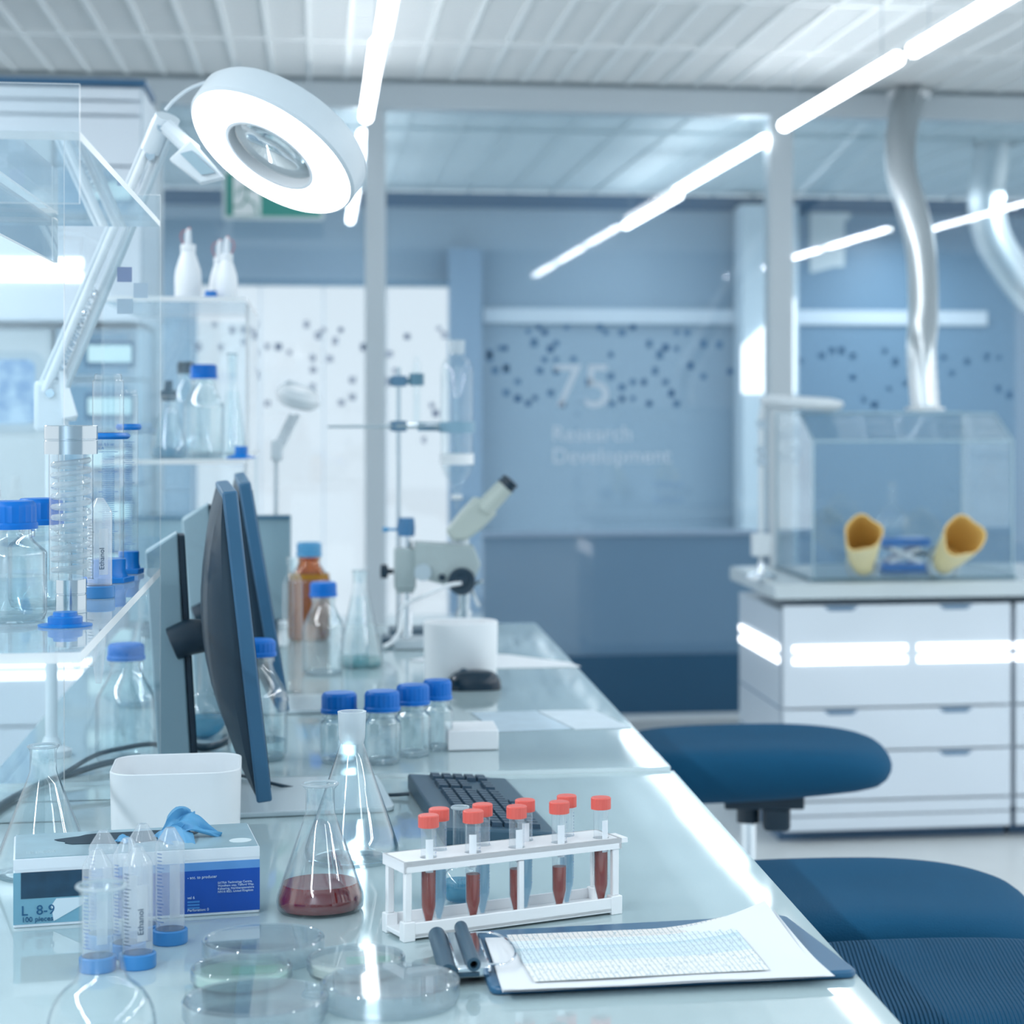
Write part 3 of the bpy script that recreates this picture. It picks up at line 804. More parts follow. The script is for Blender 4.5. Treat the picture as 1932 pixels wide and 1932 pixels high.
def bar_ticks(b, r, zs, a0, width, th=.0007):
    for z, wd in zs:
        n = 4
        for k in range(n):
            aa, ab = a0 - wd / 2 + wd * k / n, a0 - wd / 2 + wd * (k + 1) / n
            b.face([(r * math.cos(aa), r * math.sin(aa), z - th / 2), (r * math.cos(ab), r * math.sin(ab), z - th / 2), (r * math.cos(ab), r * math.sin(ab), z + th / 2), (r * math.cos(aa), r * math.sin(aa), z + th / 2)])
def patch(r, z0, z1, a0, w, n=8):
    b = B()
    for k in range(n):
        aa, ab = a0 - w / 2 + w * k / n, a0 - w / 2 + w * (k + 1) / n
        b.face([(r * math.cos(aa), r * math.sin(aa), z0), (r * math.cos(ab), r * math.sin(ab), z0), (r * math.cos(ab), r * math.sin(ab), z1), (r * math.cos(aa), r * math.sin(aa), z1)])
    return b
LABELW = pbr('write_on_patch', (232, 238, 244), 0.6)
FRONT = -PI / 2      # towards the camera

def falcon50(label, loc, rot=0, mark=None, group='upturned conical tubes by the glove carton'):
    """standing on its cap, cone up"""
    t = thing('conical_tube', label, 'test tube', loc, rot, group)
    b = B(); b.lathe([(0, 0), (.0168, 0), (.0176, .0012), (.0176, .0135), (.0165, .0145), (.0148, .0145)], 44, gear=.02); obj('screw_cap', b, TUBECAP, t, smooth=25)
    b = B(); b.lathe([(.0142, .0146), (.0144, .1), (.0138, .102), (.0048, .1165), (.004, .117), (0, .117)], 32); obj('tube_body', b, PP, t, smooth=15)
    b = B(); bar_ticks(b, .01455, [(.024 + .0036 * i, .75 if i % 5 == 0 else .45) for i in range(20)], FRONT - .75, 0); obj('graduation_marks', b, MARKD if mark else MARK, t, smooth=0)
    lb = obj('write_on_patch', patch(.01455, .028, .082, FRONT + .42, .75), glassmat('patch_film', white=.55) if 'patch_film' not in MATS else MATS['patch_film'], t)
    if mark:
        text('handwriting', mark, .0085, MARKD, lb, T3(.0149 * math.cos(FRONT + .45), .0149 * math.sin(FRONT + .45) - .0003, .034) @ R3('Z', 24) @ R3('X', 90) @ R3('Z', 90), .0001)
    return t

def tube15(label, loc, rot, liqm, fill, capm=RED, lab=True, group='red-capped tubes in the white rack'):
    t = thing('centrifuge_tube', label, 'test tube', loc, rot, group)
    H = .116
    b = B(); b.lathe([(0, .0006), (.0022, 0), (.003, .001), (.0075, .021), (.0077, .024), (.0079, H - .012)], 26); obj('tube_body', b, PP15, t, smooth=40)
    b = B(); b.lathe([(0, H), (.0098, H), (.0108, H - .001), (.0108, H - .0125), (.0082, H - .0125)], 40, gear=.03)
    obj('screw_cap', b, capm, t, smooth=25)
    b = B(); b.lathe([(0, .0012), (.002, .0012), (.007, .022), (.0073, fill), (0, fill)], 22); obj('liquid', b, liqm, t, smooth=40)
    b = B(); bar_ticks(b, .0080, [(.028 + .0033 * i, .6 if i % 5 == 0 else .35) for i in range(22)], FRONT + .8, 0, .0005); obj('graduation_marks', b, MARK, t, smooth=0)
    if lab: obj('write_on_patch', patch(.0080, .058, .092, FRONT - .35, 1.0), LABELW, t)
    return t

def petri(label, loc, R, h, agar=None, group='petri dishes on the bench'):
    t = thing('petri_dish', label, 'petri dish', loc, 0, group)
    b = B(); b.lathe([(0, .0004), (R * .94, .0004), (R * .955, .002), (R * .955, h - .002), (R * .93, h - .002), (R * .93, .0025), (0, .0025)], 56); obj('base_dish', b, PETRI, t, smooth=30)
    if agar:
        b = B(); b.lathe([(0, .003), (R * .925, .003), (R * .925, h * .62), (0, h * .62)], 48); obj('agar', b, agar, t, smooth=30)
        b = B(); b.box((R * .25, R * .1, h * .64), (R * .9, R * .55, .0005)); ag = obj('culture_patch', b, pbr('culture_green', (150, 214, 184), .4) if 'culture_green' not in MATS else MATS['culture_green'], t, bevel=0)
    z0 = h * .35
    b = B(); b.lathe([(R, z0), (R * 1.0, h - .0015), (R * .985, h), (0, h), (0, h - .0014), (R * .975, h - .0014), (R * .975, z0), (R, z0)], 60); obj('lid', b, PETRI, t, smooth=30)
    b = B(); b.lathe([(R * .9, h), (R * .925, h + .0012), (R * .95, h)], 60); obj('lid_rim', b, PETRI, t, smooth=60)
    return t

# ================================================================== NEAR BENCH ITEMS
# --- glove carton
c0, c1 = W(25, 1752, z=ZD), W(490, 1722, z=ZD)
u = (c1 - c0); gwid = u.length; ang = math.atan2(u.y, u.x)
gc = thing('glove_carton', 'blue and white carton of blue rubber gloves with torn opening on top', 'carton', c0, ang)
gh = .072; gdp = .13
CART = pbr('carton_white', (222, 232, 240), 0.4); TEALC = pbr('carton_teal', (112, 164, 186), 0.4, vary=.15, vscale=14)
b = B()
b.prism([(0, 0), (gwid, 0), (gwid, gdp), (0, gdp)], 0, gh - .0005); obj('carton_body', b, CART, gc, bevel=.0015)
def panel(name, x0, x1, z0, z1, m, off=.0006, par=None):
    b = B(); b.box(((x0 + x1) / 2 * gwid, -off / 2, (z0 + z1) / 2 * gh), ((x1 - x0) * gwid, off, (z1 - z0) * gh)); return obj(name, b, m, par or gc, smooth=0)
panel('teal_print', .0, .30, .05, .80, TEALC)
panel('blue_print', .30, 1.0, .05, .68, pbr('carton_blue', (12, 76, 170), 0.35))
panel('light_blue_stripe', .30, 1.0, .68, .80, pbr('carton_stripe', (92, 148, 208), 0.4))
panel('dark_photo_print', .03, .31, .42, .80, pbr('carton_dark', (28, 64, 88), 0.4, vary=.6, vscale=60), .0009)
panel('white_band', .0, 1.0, .84, .99, CART, .0005)
b = B(); b.prism([(.16 * gwid, .075 * gh), (.27 * gwid, .28 * gh), (.3 * gwid, .40 * gh), (.17 * gwid, .40 * gh), (.15 * gwid, .3 * gh)], 0, .0005, T3(0, -.0007, 0) @ R3('X', 90)); obj('hand_print', b, pbr('carton_pale', (206, 224, 234), .5), gc, smooth=0)
FM = lambda x, z, o=.001: T3(x * gwid, -o, z * gh) @ R3('X', 90)
NAVT = pbr('carton_navy_ink', (22, 88, 130), 0.5); WHT = pbr('carton_white_ink', (200, 222, 244), 0.5)
text('size_lettering', 'L  8-9', .0145, NAVT, gc, FM(.03, .18)); text('count_lettering', '100 pieces', .0075, NAVT, gc, FM(.032, .085))
text('producer_lettering', '- acc. to producer', .0042, WHT, gc, FM(.70, .565))
text('address_lettering', 'SATRA Technology Centre,\nWyndham way, Telford Way,\nKettering, Northamptonshire\nNN16 8SD, United Kingdom', .0032, WHT, gc, FM(.825, .47))
text('perforation_lettering', 'Perforation: 0', .004, WHT, gc, FM(.70, .085)); text('grade_lettering', 'vel 6', .004, WHT, gc, FM(.70, .27))
b = B()
for k in range(3): b.box((.725 * gwid, -.001, (.225 - .045 * k) * gh), (.05 * gwid, .0004, .028 * gh))
obj('printed_code_box', b, pbr('carton_code', (60, 130, 200), .5), gc, smooth=0)
TOPS = pbr('carton_top_silver', (150, 178, 190), 0.3, vary=.25, vscale=25)
b = B(); b.box((gwid / 2, gdp / 2, gh), (gwid - .004, gdp - .004, .0012)); obj('top_print', b, TOPS, gc, smooth=0)
b = B(); pts = []
for k in range(26):
    a = 2 * PI * k / 26; rr = 1 + .08 * math.sin(7 * a) + .05 * math.sin(13 * a)
    pts.append((gwid * .47 + math.cos(a) * gwid * .29 * rr, gdp * .62 + math.sin(a) * gdp * .24 * rr))
b.prism(pts, gh + .0006, gh + .0012); obj('torn_opening', b, pbr('carton_dark_inside', (14, 48, 66), .6), gc, smooth=0)
text('top_lettering', 'no silicone\nno sulphur', .007, pbr('carton_top_ink', (196, 216, 224), .5), gc, T3(.05 * gwid, .028, gh + .0008) , .0001)
b = B(); b.lathe([(0, .0004), (.012, .0004), (.012, 0)], 24, T3(.93 * gwid, .03, gh + .0007)); obj('round_seal', b, pbr('carton_seal', (214, 228, 234), .5), gc)
GLB = pbr('blue_nitrile', (92, 160, 204), 0.5, sss=.1)
b = B(); random.seed(11)
def drape(spine, widths, nrm, n=14, m_=9, fold=.006, ph=0.):
    P_ = smoothpath([(x * gwid, y * gdp, gh + z) for x, y, z in spine], 5); n = len(P_); g = {}
    for i in range(n):
        d = (P_[min(i + 1, n - 1)] - P_[max(i - 1, 0)]).normalized(); nv_ = Vector(nrm); sd = d.cross(nv_).normalized(); nn = sd.cross(d)
        f = i / (n - 1) * (len(widths) - 1); k = min(int(f), len(widths) - 2); w_ = widths[k] + (widths[k + 1] - widths[k]) * (f - k)
        for j in range(m_):
            t_ = j / (m_ - 1) * 2 - 1
            off = fold * (math.sin(3.1 * t_ + 6 * i / n + ph) + .6 * math.sin(7 * t_ - 3 * i / n + ph * 2))
            g[i, j] = b.bm.verts.new(P_[i] + sd * w_ * t_ * (1 + .12 * math.sin(5 * i / n + j)) + nn * off)
    for i in range(n - 1):
        for j in range(m_ - 1): b._f([g[i, j], g[i + 1, j], g[i + 1, j + 1], g[i, j + 1]])
drape([(.58, .62, -.004), (.63, .55, .007), (.67, .36, .004), (.695, .12, -.006)], [.010, .02, .018, .012], (0, -.4, 1), fold=.0035)
drape([(.62, .66, .0), (.66, .6, .012), (.70, .62, .021), (.745, .66, .024)], [.006, .010, .012, .008], (-.3, -1, .5), fold=.004, ph=1.)
drape([(.66, .58, .008), (.72, .52, .014), (.78, .48, .009), (.86, .46, .002)], [.008, .012, .009, .003], (0, -.8, 1), fold=.003, ph=2.)
drape([(.41, .5, -.003), (.44, .45, .005), (.47, .35, .001)], [.004, .007, .004], (0, -.5, 1), fold=.002)
pg = obj('protruding_glove', b, GLB, gc, smooth=70); md = pg.modifiers.new('thick', 'SOLIDIFY'); md.thickness = .0008

# --- upturned conical tubes
zt = ZD + .117
for (x, y), lab, mk in (((321, 1561), 'upturned conical tube with blue cap standing rightmost of the group by the carton', None),
                        ((260, 1597), 'upturned conical tube with handwritten patch, front middle of the group', 'Ethanol'),
                        ((184, 1602), 'upturned conical tube directly behind the round flask neck', None),
                        ((241, 1581), 'upturned conical tube with dark graduations, behind the handwritten one', 'x'),
                        ((195, 1567), 'upturned conical tube at back left of the group against the carton', None),
                        ((269, 1554), 'upturned conical tube with the highest tip, back middle of the group', None)):
    p = W(x, y, z=zt); p.z = ZD
    falcon50(lab, p, 0, mk if mk != 'x' else None)

# --- round flask front left
p = W(191, 1925, t=1.75); p = Vector((W(192, 1900, t=1.76).x, W(192, 1900, t=1.76).y, ZD))
round_flask('round_flask', 'clear round-bottomed flask with wide neck cut by the bottom edge, front left', p, .0435, ZC - (1668 - HY) / F * 1.76 - ZD, .0172, gm=GLASSW)

# --- petri dishes
def dish(x, y, R, h, label, agar=None):
    p = W(x, y, z=ZD + h); p.z = ZD; return petri(label, p, R, h, agar)
dish(497, 1768, .0595, .022, 'clear empty petri dish nearest the red flask')
dish(456, 1822, .0475, .016, 'petri dish with green agar, left of centre in the dish group', AGARG)
dish(672, 1803, .0470, .016, 'petri dish with cream agar beside the test tube rack', AGARW)
dish(482, 1880, .064, .022, 'clear empty petri dish at the bottom edge of the photo')
dish(736, 1848, .0635, .022, 'clear empty petri dish nearest the clipboard')

# --- erlenmeyers
p = W(604, 1716, z=ZD); tt = .55 * F / (1716 - HY)
erlenmeyer('erlenmeyer_flask', 'conical flask holding dark red liquid beside the glove carton', p, 82 / F * tt, ZC - (1477 - HY) / F * tt - ZD, 27 / F * tt, .23, 1.28, (L_RED, .030))
p = W(664, 1622, z=ZD); tt = .55 * F / (1622 - HY)
erlenmeyer('erlenmeyer_flask', 'tall empty conical flask with frosted ground neck behind the red flask', p, 88 / F * tt, ZC - (1342 - HY) / F * tt - ZD, 21.5 / F * tt, .215, joint=1)

# --- test tube rack
FL, FR = W(762, 1779, z=ZD), W(1173, 1724, z=ZD)
uv = FR - FL; RL = uv.length; ra = math.atan2(uv.y, uv.x); BL = W(719, 1761, z=ZD)
vv = Vector((-math.sin(ra), math.cos(ra), 0)); ux = Vector((math.cos(ra), math.sin(ra), 0))
RD = .056
rk = thing('test_tube_rack', 'white plastic test tube rack holding nine red-capped tubes', 'test tube rack', FL, ra)
RW = pbr('rack_white', (244, 247, 250), 0.35, sss=.1)
zt = ZD + .1245
def loc_x(px, py):
    q = W(px, py, z=zt) - FL; return q.dot(ux), q.dot(vv)
fr5 = [loc_x(x, y) for x, y in ((811, 1538), (894, 1529), (973, 1520), (1052, 1512), (1129, 1502))]
bk4 = [loc_x(x, y) for x, y in ((832, 1526), (914, 1518), (993, 1509), (1069, 1500))]
print('rack', RL, fr5, bk4, (BL - FL).dot(ux), (BL - FL).dot(vv))
pitch = (fr5[-1][0] - fr5[0][0]) / 4
yF, yB = .0165, .0455
ztop0, ztop1 = .070, .081
b = B()
def hole_row(y, xs, d):
    xs = [x for x in xs if .014 < x < RL - .014]
    a = xs[0] - pitch / 2; e = xs[-1] + pitch / 2
    for x in xs:
        w0 = pitch
        b.hole_cell(x, y, w0, d, .0088, ztop0 + .006, ztop1)
    if a > .0005: b.box((a / 2, y, (ztop0 + .006 + ztop1) / 2), (a, d, ztop1 - ztop0 - .006))
    if e < RL - .0005: b.box(((e + RL) / 2, y, (ztop0 + .006 + ztop1) / 2), (RL - e, d, ztop1 - ztop0 - .006))
xsF = [fr5[0][0] + pitch * k for k in range(5)]
offB = bk4[0][0]
xsB = [bk4[0][0] + (bk4[-1][0] - bk4[0][0]) / 3 * k for k in range(0, 4)]
hole_row(RD * .25, xsF, RD / 2); hole_row(RD * .75, xsB, RD / 2)
for yy in (.0015, RD - .0015): b.box((RL / 2, yy, (ztop0 + ztop1) / 2), (RL, .003, ztop1 - ztop0))
for xx in (.0015, RL - .0015): b.box((xx, RD / 2, (ztop0 + ztop1) / 2), (.003, RD, ztop1 - ztop0))
obj('top_plate', b, RW, rk, smooth=30)
b = B(); b.box((RL / 2, RD / 2, .0055), (RL, RD, .005)); b.box((RL / 2, .0015, .0105), (RL, .003, .016)); b.box((RL / 2, RD - .0015, .0105), (RL, .003, .016))
obj('bottom_plate', b, RW, rk, bevel=.001)
for x_ in (.006, RL - .006):
    for y_ in (.005, RD - .005):
        b = B(); b.box((x_, y_, .010), (.013, .012, .020)); b.box((x_, y_, .045), (.0075, .007, .05)); obj('leg', b, RW, rk, bevel=.001)
b = B(); b.box((RL * .53, .004, .04), (.006, .006, .058)); obj('middle_post', b, RW, rk, bevel=.001)
ordn = ['leftmost', 'second from left', 'middle', 'second from right', 'rightmost']
fills = [.062, .050, .050, .047, .062]
for i, x_ in enumerate(xsF):
    q = FL + ux * x_ + vv * (RD * .25); q.z = ZD + .0085
    tube15('red-capped tube of brownish red liquid, %s of five in the front row' % ordn[i], q, ra + (.1, -.2, .5, .3, .9)[i] * .6, L_BROWN, fills[i])
ord4 = ['leftmost', 'second from left', 'third from left', 'rightmost']
for i, x_ in enumerate(xsB):
    q = FL + ux * x_ + vv * (RD * .75); q.z = ZD + .0085
    tube15('red-capped tube of pale blue liquid, %s of four in the back row' % ord4[i], q, ra, L_BLUE, (.068, .064, .06, .07)[i], lab=i == 2)
# small flask of blue liquid behind the rack
p = W(868, 1700, z=ZD); tt = .55 * F / (1700 - HY)
round_flask('small_flask', 'small clear flask of blue liquid standing behind the white rack', p, .0215, ZC - (1521 - HY) / F * tt - ZD, .0078, (L_TEAL, .6), flat=.6)

# --- clipboard with papers
A, Bc, Cc = W(925, 1880, z=ZD), W(1620, 1847, z=ZD), W(1482, 1740, z=ZD)
u = Bc - A; cl = u.length; ca = math.atan2(u.y, u.x); ux2 = u.normalized(); uy2 = Vector((-ux2.y, ux2.x, 0)); cd = (Cc - Bc).dot(uy2)
cb = thing('clipboard', 'dark blue clipboard lying at the front right of the bench', 'clipboard', A, ca)
BOARD = pbr('clipboard_vinyl', (44, 96, 132), 0.32)
BLc = W(884, 1772, z=ZD) - A; BRc = Cc - A
qd = [Vector((0, 0)), Vector((cl, 0)), Vector((BRc.dot(ux2), BRc.dot(uy2))), Vector((BLc.dot(ux2), BLc.dot(uy2)))]
rp_ = []
for i in range(4):
    p_, a_, c_ = qd[i], (qd[i - 1] - qd[i]).normalized() * .012, (qd[(i + 1) % 4] - qd[i]).normalized() * .012
    for k in range(5):
        t_ = k / 4; rp_.append(p_ + a_ * (1 - t_) ** 2 + c_ * t_ ** 2)
cd = qd[3].y
b = B(); b.prism([(v.x, v.y) for v in rp_], 0.0003, .0085); obj('board', b, BOARD, cb, bevel=.003, bseg=3)
b = B(); b.box((-.012, cd * .5, .0125), (.034, cd * .62, .012)); obj('clip_plate', b, CHROME, cb, bevel=.003)
for xx, zz_, r_ in ((-.036, .014, .0085), (-.012, .021, .0065)):
    b = B(); b.lathe([(r_ * .55, -cd * .34), (r_, -cd * .34), (r_, cd * .34), (r_ * .55, cd * .34), (r_ * .55, -cd * .34)], 20, T3(xx, cd * .5, zz_) @ R3('X', 90)); obj('rolled_handle', b, NAVYG, cb)
b = B(); b.box((-.024, cd * .5, .0105), (.036, cd * .64, .004), None); obj('clip_spring', b, NAVYG, cb, bevel=.001)
b = B(); wy = cd * .28
b.tube(smoothpath([(-.004, cd * .5 - wy, .018), (.018, cd * .5 - wy, .017), (.03, cd * .5 - wy * .6, .0165), (.034, cd * .5, .016), (.03, cd * .5 + wy * .6, .0165), (.018, cd * .5 + wy, .017), (-.004, cd * .5 + wy, .018)], 5), .0012, 8); obj('wire_loop', b, CHROME, cb)
def cloc(x, y):
    q = W(x, y, z=ZD + .01) - A; return q.dot(ux2), q.dot(uy2)
pf, pr, pbk, pl_ = cloc(948, 1868), cloc(1563, 1840), cloc(1462, 1752), cloc(915, 1770)
print('paper', cl, cd, pf, pr, pbk, pl_)
ps = thing('paper_sheets', 'white sheets with a printed table clipped on the clipboard, one corner curling', 'paper', A + Vector((0, 0, 0)), ca)
def sheet(z, dx, curl):
    b = B(); n, m_ = 24, 14; g = {}
    for i in range(n + 1):
        for j in range(m_ + 1):
            s, t_ = i / n, j / m_
            x = (pf[0] * (1 - s) + pr[0] * s) * (1 - t_) + (pl_[0] * (1 - s) + pbk[0] * s) * t_ + dx * s
            y = (pf[1] * (1 - s) + pr[1] * s) * (1 - t_) + (pl_[1] * (1 - s) + pbk[1] * s) * t_ - dx * .3
            k = max(0, (s - .55) / .45) ** 1.7 * max(0, (t_ - .25) / .75) ** 1.5
            g[i, j] = b.bm.verts.new((x - curl * .35 * k, y, z + curl * k + .0006 * math.sin(9 * s + z * 4000)))
    for i in range(n):
        for j in range(m_): b._f([g[i, j], g[i + 1, j], g[i + 1, j + 1], g[i, j + 1]])
    return b
sh = obj('top_sheet', sheet(.0100, 0, .030), PAPER, ps, smooth=60)
for k, (z, dx, cr) in enumerate(((.0096, .006, .02), (.0092, -.002, .004), (.0088, .003, .0))):
    obj('under_sheet', sheet(z, dx, cr), PAPER, ps, smooth=60)
# printed table: a thin ink layer on the sheet
m, nt, out = newmat('printed_table_ink')
pp = nt.nodes.new('ShaderNodeBsdfPrincipled'); pp.inputs['Roughness'].default_value = .7; nt.links.new(pp.outputs[0], out.inputs[0])
uvn = nt.nodes.new('ShaderNodeUVMap'); sep = nt.nodes.new('ShaderNodeSeparateXYZ'); nt.links.new(uvn.outputs[0], sep.inputs[0])
rp = nt.nodes.new('ShaderNodeValToRGB'); cr_ = rp.color_ramp; cr_.interpolation = 'CONSTANT'
cr_.elements[0].color = lin((236, 238, 236)); cr_.elements[0].position = 0
cr_.elements[1].color = lin((212, 228, 236)); cr_.elements[1].position = .36
for pos, col in ((.62, (200, 222, 232)), (.68, (222, 234, 241)), (.84, (228, 226, 224))):
    e = cr_.elements.new(pos); e.color = lin(col)
nt.links.new(sep.outputs[1], rp.inputs[0])
bk = nt.nodes.new('ShaderNodeTexBrick'); bk.offset = 0; bk.inputs['Scale'].default_value = 1.0
bk.inputs['Color1'].default_value = bk.inputs['Color2'].default_value = (1, 1, 1, 1); bk.inputs['Mortar'].default_value = (.55, .62, .66, 1)
bk.inputs['Brick Width'].default_value = 1 / 44; bk.inputs['Row Height'].default_value = 1 / 9; bk.inputs['Mortar Size'].default_value = .0022
nt.links.new(uvn.outputs[0], bk.inputs['Vector'])
# ink marks in the cells
mp = nt.nodes.new('ShaderNodeMapping'); mp.inputs['Scale'].default_value = (190, 46, 1); nt.links.new(uvn.outputs[0], mp.inputs[0])
nz = nt.nodes.new('ShaderNodeTexWhiteNoise'); 
fl_ = nt.nodes.new('ShaderNodeVectorMath'); fl_.operation = 'FLOOR'; nt.links.new(mp.outputs[0], fl_.inputs[0]); nt.links.new(fl_.outputs[0], nz.inputs[0])
gt_ = nt.nodes.new('ShaderNodeMath'); gt_.operation = 'LESS_THAN'; gt_.inputs[1].default_value = .07; nt.links.new(nz.outputs[0], gt_.inputs[0])
mx1 = nt.nodes.new('ShaderNodeMix'); mx1.data_type = 'RGBA'; mx1.blend_type = 'MULTIPLY'; mx1.inputs[0].default_value = 1
nt.links.new(rp.outputs[0], mx1.inputs[6]); nt.links.new(bk.outputs[0], mx1.inputs[7])
mx2 = nt.nodes.new('ShaderNodeMix'); mx2.data_type = 'RGBA'; nt.links.new(gt_.outputs[0], mx2.inputs[0]); nt.links.new(mx1.outputs[2], mx2.inputs[6]); mx2.inputs[7].default_value = lin((176, 192, 202))
nt.links.new(mx2.outputs[2], pp.inputs['Base Color'])
q4 = [cloc(1008, 1856), cloc(1452, 1833), cloc(1368, 1750), cloc(955, 1767)]
b = B(); n = 20; vs = {}
for i in range(n + 1):
    for j in range(2):
        s = i / n
        x = (q4[0][0] * (1 - s) + q4[1][0] * s) * (1 - j) + (q4[3][0] * (1 - s) + q4[2][0] * s) * j
        y = (q4[0][1] * (1 - s) + q4[1][1] * s) * (1 - j) + (q4[3][1] * (1 - s) + q4[2][1] * s) * j
        k = max(0, (s * .8 - .52) / .45) ** 1.7 * j * .75
        vs[i, j] = b.bm.verts.new((x, y, .0118 + .03 * k))
uvl = b.bm.loops.layers.uv.new('UVMap')
for i in range(n):
    f = b._f([vs[i, 0], vs[i + 1, 0], vs[i + 1, 1], vs[i, 1]])
    for lp_, (ii, jj) in zip(f.loops, ((i, 0), (i + 1, 0), (i + 1, 1), (i, 1))): lp_[uvl].uv = (ii / n, jj)
obj('printed_table', b, m, ps, smooth=60)

# --- white bins
def bin_(label, loc, w, d, h, r, rot=0):
    t = tag(None or obj('storage_bin', B(), PLASTIC_W, loc=loc), label, 'container')
    b = B(); P0 = rounded(w * .97, d * .97, r, 7); P1 = rounded(w, d, r, 7); Pi = rounded(w - .006, d - .006, r - .003, 7); Pj = rounded(w * .97 - .008, d * .97 - .008, r - .004, 7)
    n = len(P0); R_ = []
    for P, z in ((P0, .0005), (P1, h), (Pi, h), (Pj, .006)): R_.append([b.bm.verts.new((x, y, z)) for x, y in P])
    for a, c in zip(R_, R_[1:]):
        for i in range(n): b._f([a[i], a[(i + 1) % n], c[(i + 1) % n], c[i]])
    b._f(R_[0][::-1]); b._f(R_[3])
    bmesh.ops.recalc_face_normals(b.bm, faces=b.bm.faces[:])
    b.bm.to_mesh(t.data); b.bm.free(); t.rotation_euler = (0, 0, rot)
    t.data.polygons.foreach_set('use_smooth', [True] * len(t.data.polygons)); t.data.set_sharp_from_angle(angle=math.radians(40))
    md = t.modifiers.new('edge', 'BEVEL'); md.width = .0012; md.segments = 2; md.limit_method = 'ANGLE'
    return t
zr = ZD + .1; p = W(334, 1440, z=zr); tb_ = (ZC - zr) * F / (1440 - HY)
wbin = 238 / F * tb_
dd = (ZC - zr) * F / (1420 - HY) - (ZC - zr) * F / (1459 - HY)
bin_('white rounded storage bin behind the glove carton', (p.x, p.y, ZD), wbin, dd, .1, .035, .02)
p = W(869, 1290, z=ZF); tb_ = (ZC - ZF) * F / (1285 - HY)
bin_('white oval pen cup standing beside the black mouse', (p.x, p.y, ZF), 138 / F * tb_, .115, ZC - (1168 - HY) / F * tb_ - ZF, .05)

# --- keyboard
ka, kb, kc = W(762, 1458, z=ZD + .015), W(955, 1464, z=ZD + .015), W(1042, 1556, z=ZD + .015)
dvec = (kc - kb); kl = dvec.length * 1.0; kx = (kb - ka).length * .93; ang = math.atan2(dvec.y, dvec.x) + PI / 2
kb0 = kb + Vector((0, 0, 0)); kb0.z = ZD
ky = thing('keyboard', 'black computer keyboard lying behind the test tube rack', 'keyboard', kb0, ang)
# local: +x to the right edge = 0 .. -kx, y from 0 to -kl
print('kbd', kl, kx)
kl = min(max(kl, .4), .46); kx = min(kx, .165)
b = B(); b.hexa([(-kx, -kl, .001), (0, -kl, .001), (0, 0, .001), (-kx, 0, .001), (-kx, -kl, .024), (0, -kl, .012), (0, 0, .012), (-kx, 0, .024)]); obj('case', b, NAVYG, ky, bevel=.003)
sl_ = math.atan2(-.012, kx)
kw = (kl - .03) / 21; pitchx = (kx - .045) / 6
def keyb(wy, wx):
    b = B(); b.hexa([(-wx / 2, -wy / 2, 0), (wx / 2, -wy / 2, 0), (wx / 2, wy / 2, 0), (-wx / 2, wy / 2, 0), (-wx * .42, -wy * .42, .006), (wx * .42, -wy * .42, .006), (wx * .42, wy * .42, .006), (-wx * .42, wy * .42, .006)]); return b
k0 = None; nk = 0
for r_ in range(6):
    for c_ in range(21):
        if c_ in (14, 18) : continue
        if c_ in (15, 16, 17) and r_ in (3,): continue
        if r_ == 5 and c_ not in (0, 1, 2, 9, 10, 11, 12, 13, 15, 16, 17, 19, 20): continue
        if nk >= 96: continue
        x_ = -kx + .028 + (r_ + .5) * pitchx; y_ = -kl + .018 + (c_ + .5) * kw
        z_ = .012 + .012 * (-x_ / kx) - .0005
        if k0 is None: k0 = obj('key', keyb(kw * .92, pitchx * .9), KEYM, ky, smooth=0); o = k0
        else:
            o = k0.copy(); COL.objects.link(o); o.parent = ky
        o.location = (x_, y_, z_); o.rotation_euler = (0, -sl_ * 0 + math.atan2(.012, kx), 0); nk += 1
x_ = -kx + .028 + 5.5 * pitchx
b = keyb(kw * 6, pitchx * .9); o = obj('space_bar', b, KEYM, ky, loc=(x_, -kl + .018 + 6 * kw, .012 + .012 * (-x_ / kx) - .0005), smooth=0)
# ================================================================== ACRYLIC RACK (front left)
YN, YB = W(155, 240, t=2.0).y, W(300, 415, t=3.0).y
XR = (W(155, 240, t=2.0).x + W(300, 415, t=3.0).x) / 2
XLs = -.455
zlo = 1.218; zhi = 1.697
rkA = thing('acrylic_shelf', 'tall clear acrylic shelf unit standing at the front left of the bench', 'shelf', (XLs, YN, ZD))
wA = XR - XLs; dA = YB - YN
def plate(name, c, s, par, mats=None, edgefn=None, M=None):
    b = B(); b.box(c, s, M)
    thin = min(range(3), key=lambda i: s[i])
    for f in b.bm.faces:
        f.normal_update()
        n = f.normal
        if abs(n[thin]) < .5: f.material_index = 1
    return obj(name, b, mats or [ACRSH, ACRED], par, smooth=0)
plate('lower_shelf', (wA / 2, dA / 2, zlo - ZD - .005), (wA, dA, .010), rkA)
plate('upper_shelf', (wA / 2, dA / 2, zhi - ZD - .004), (wA, dA, .008), rkA, [ACRYL, ACRED])
zb1 = W(300, 368, t=3.0).z - ZD
plate('back_panel', (wA / 2, dA, zb1 / 2), (wA, .006, zb1), rkA, [ACRYL, ACRED])
za0, za1 = W(150, 385, t=2.0).z - ZD, W(150, 160, t=2.0).z - ZD
plate('front_apron', (wA / 2, -.003, (za0 + za1) / 2), (wA, .006, za1 - za0), rkA, [ACRYL, ACRED])
pm_ = W(124, 1550, z=ZD); xm = pm_.x - XLs; ym = pm_.y - YN
plate('middle_panel', (xm / 2 - .002, ym, (zlo - ZD - .01) / 2), (xm, .008, zlo - ZD - .010), rkA, [ACRYL, ACRED])
plate('middle_panel', (xm / 2 - .002, ym, (zlo - ZD + zhi - ZD) / 2), (xm, .008, zhi - zlo - .008), rkA, [ACRYL, ACRED])
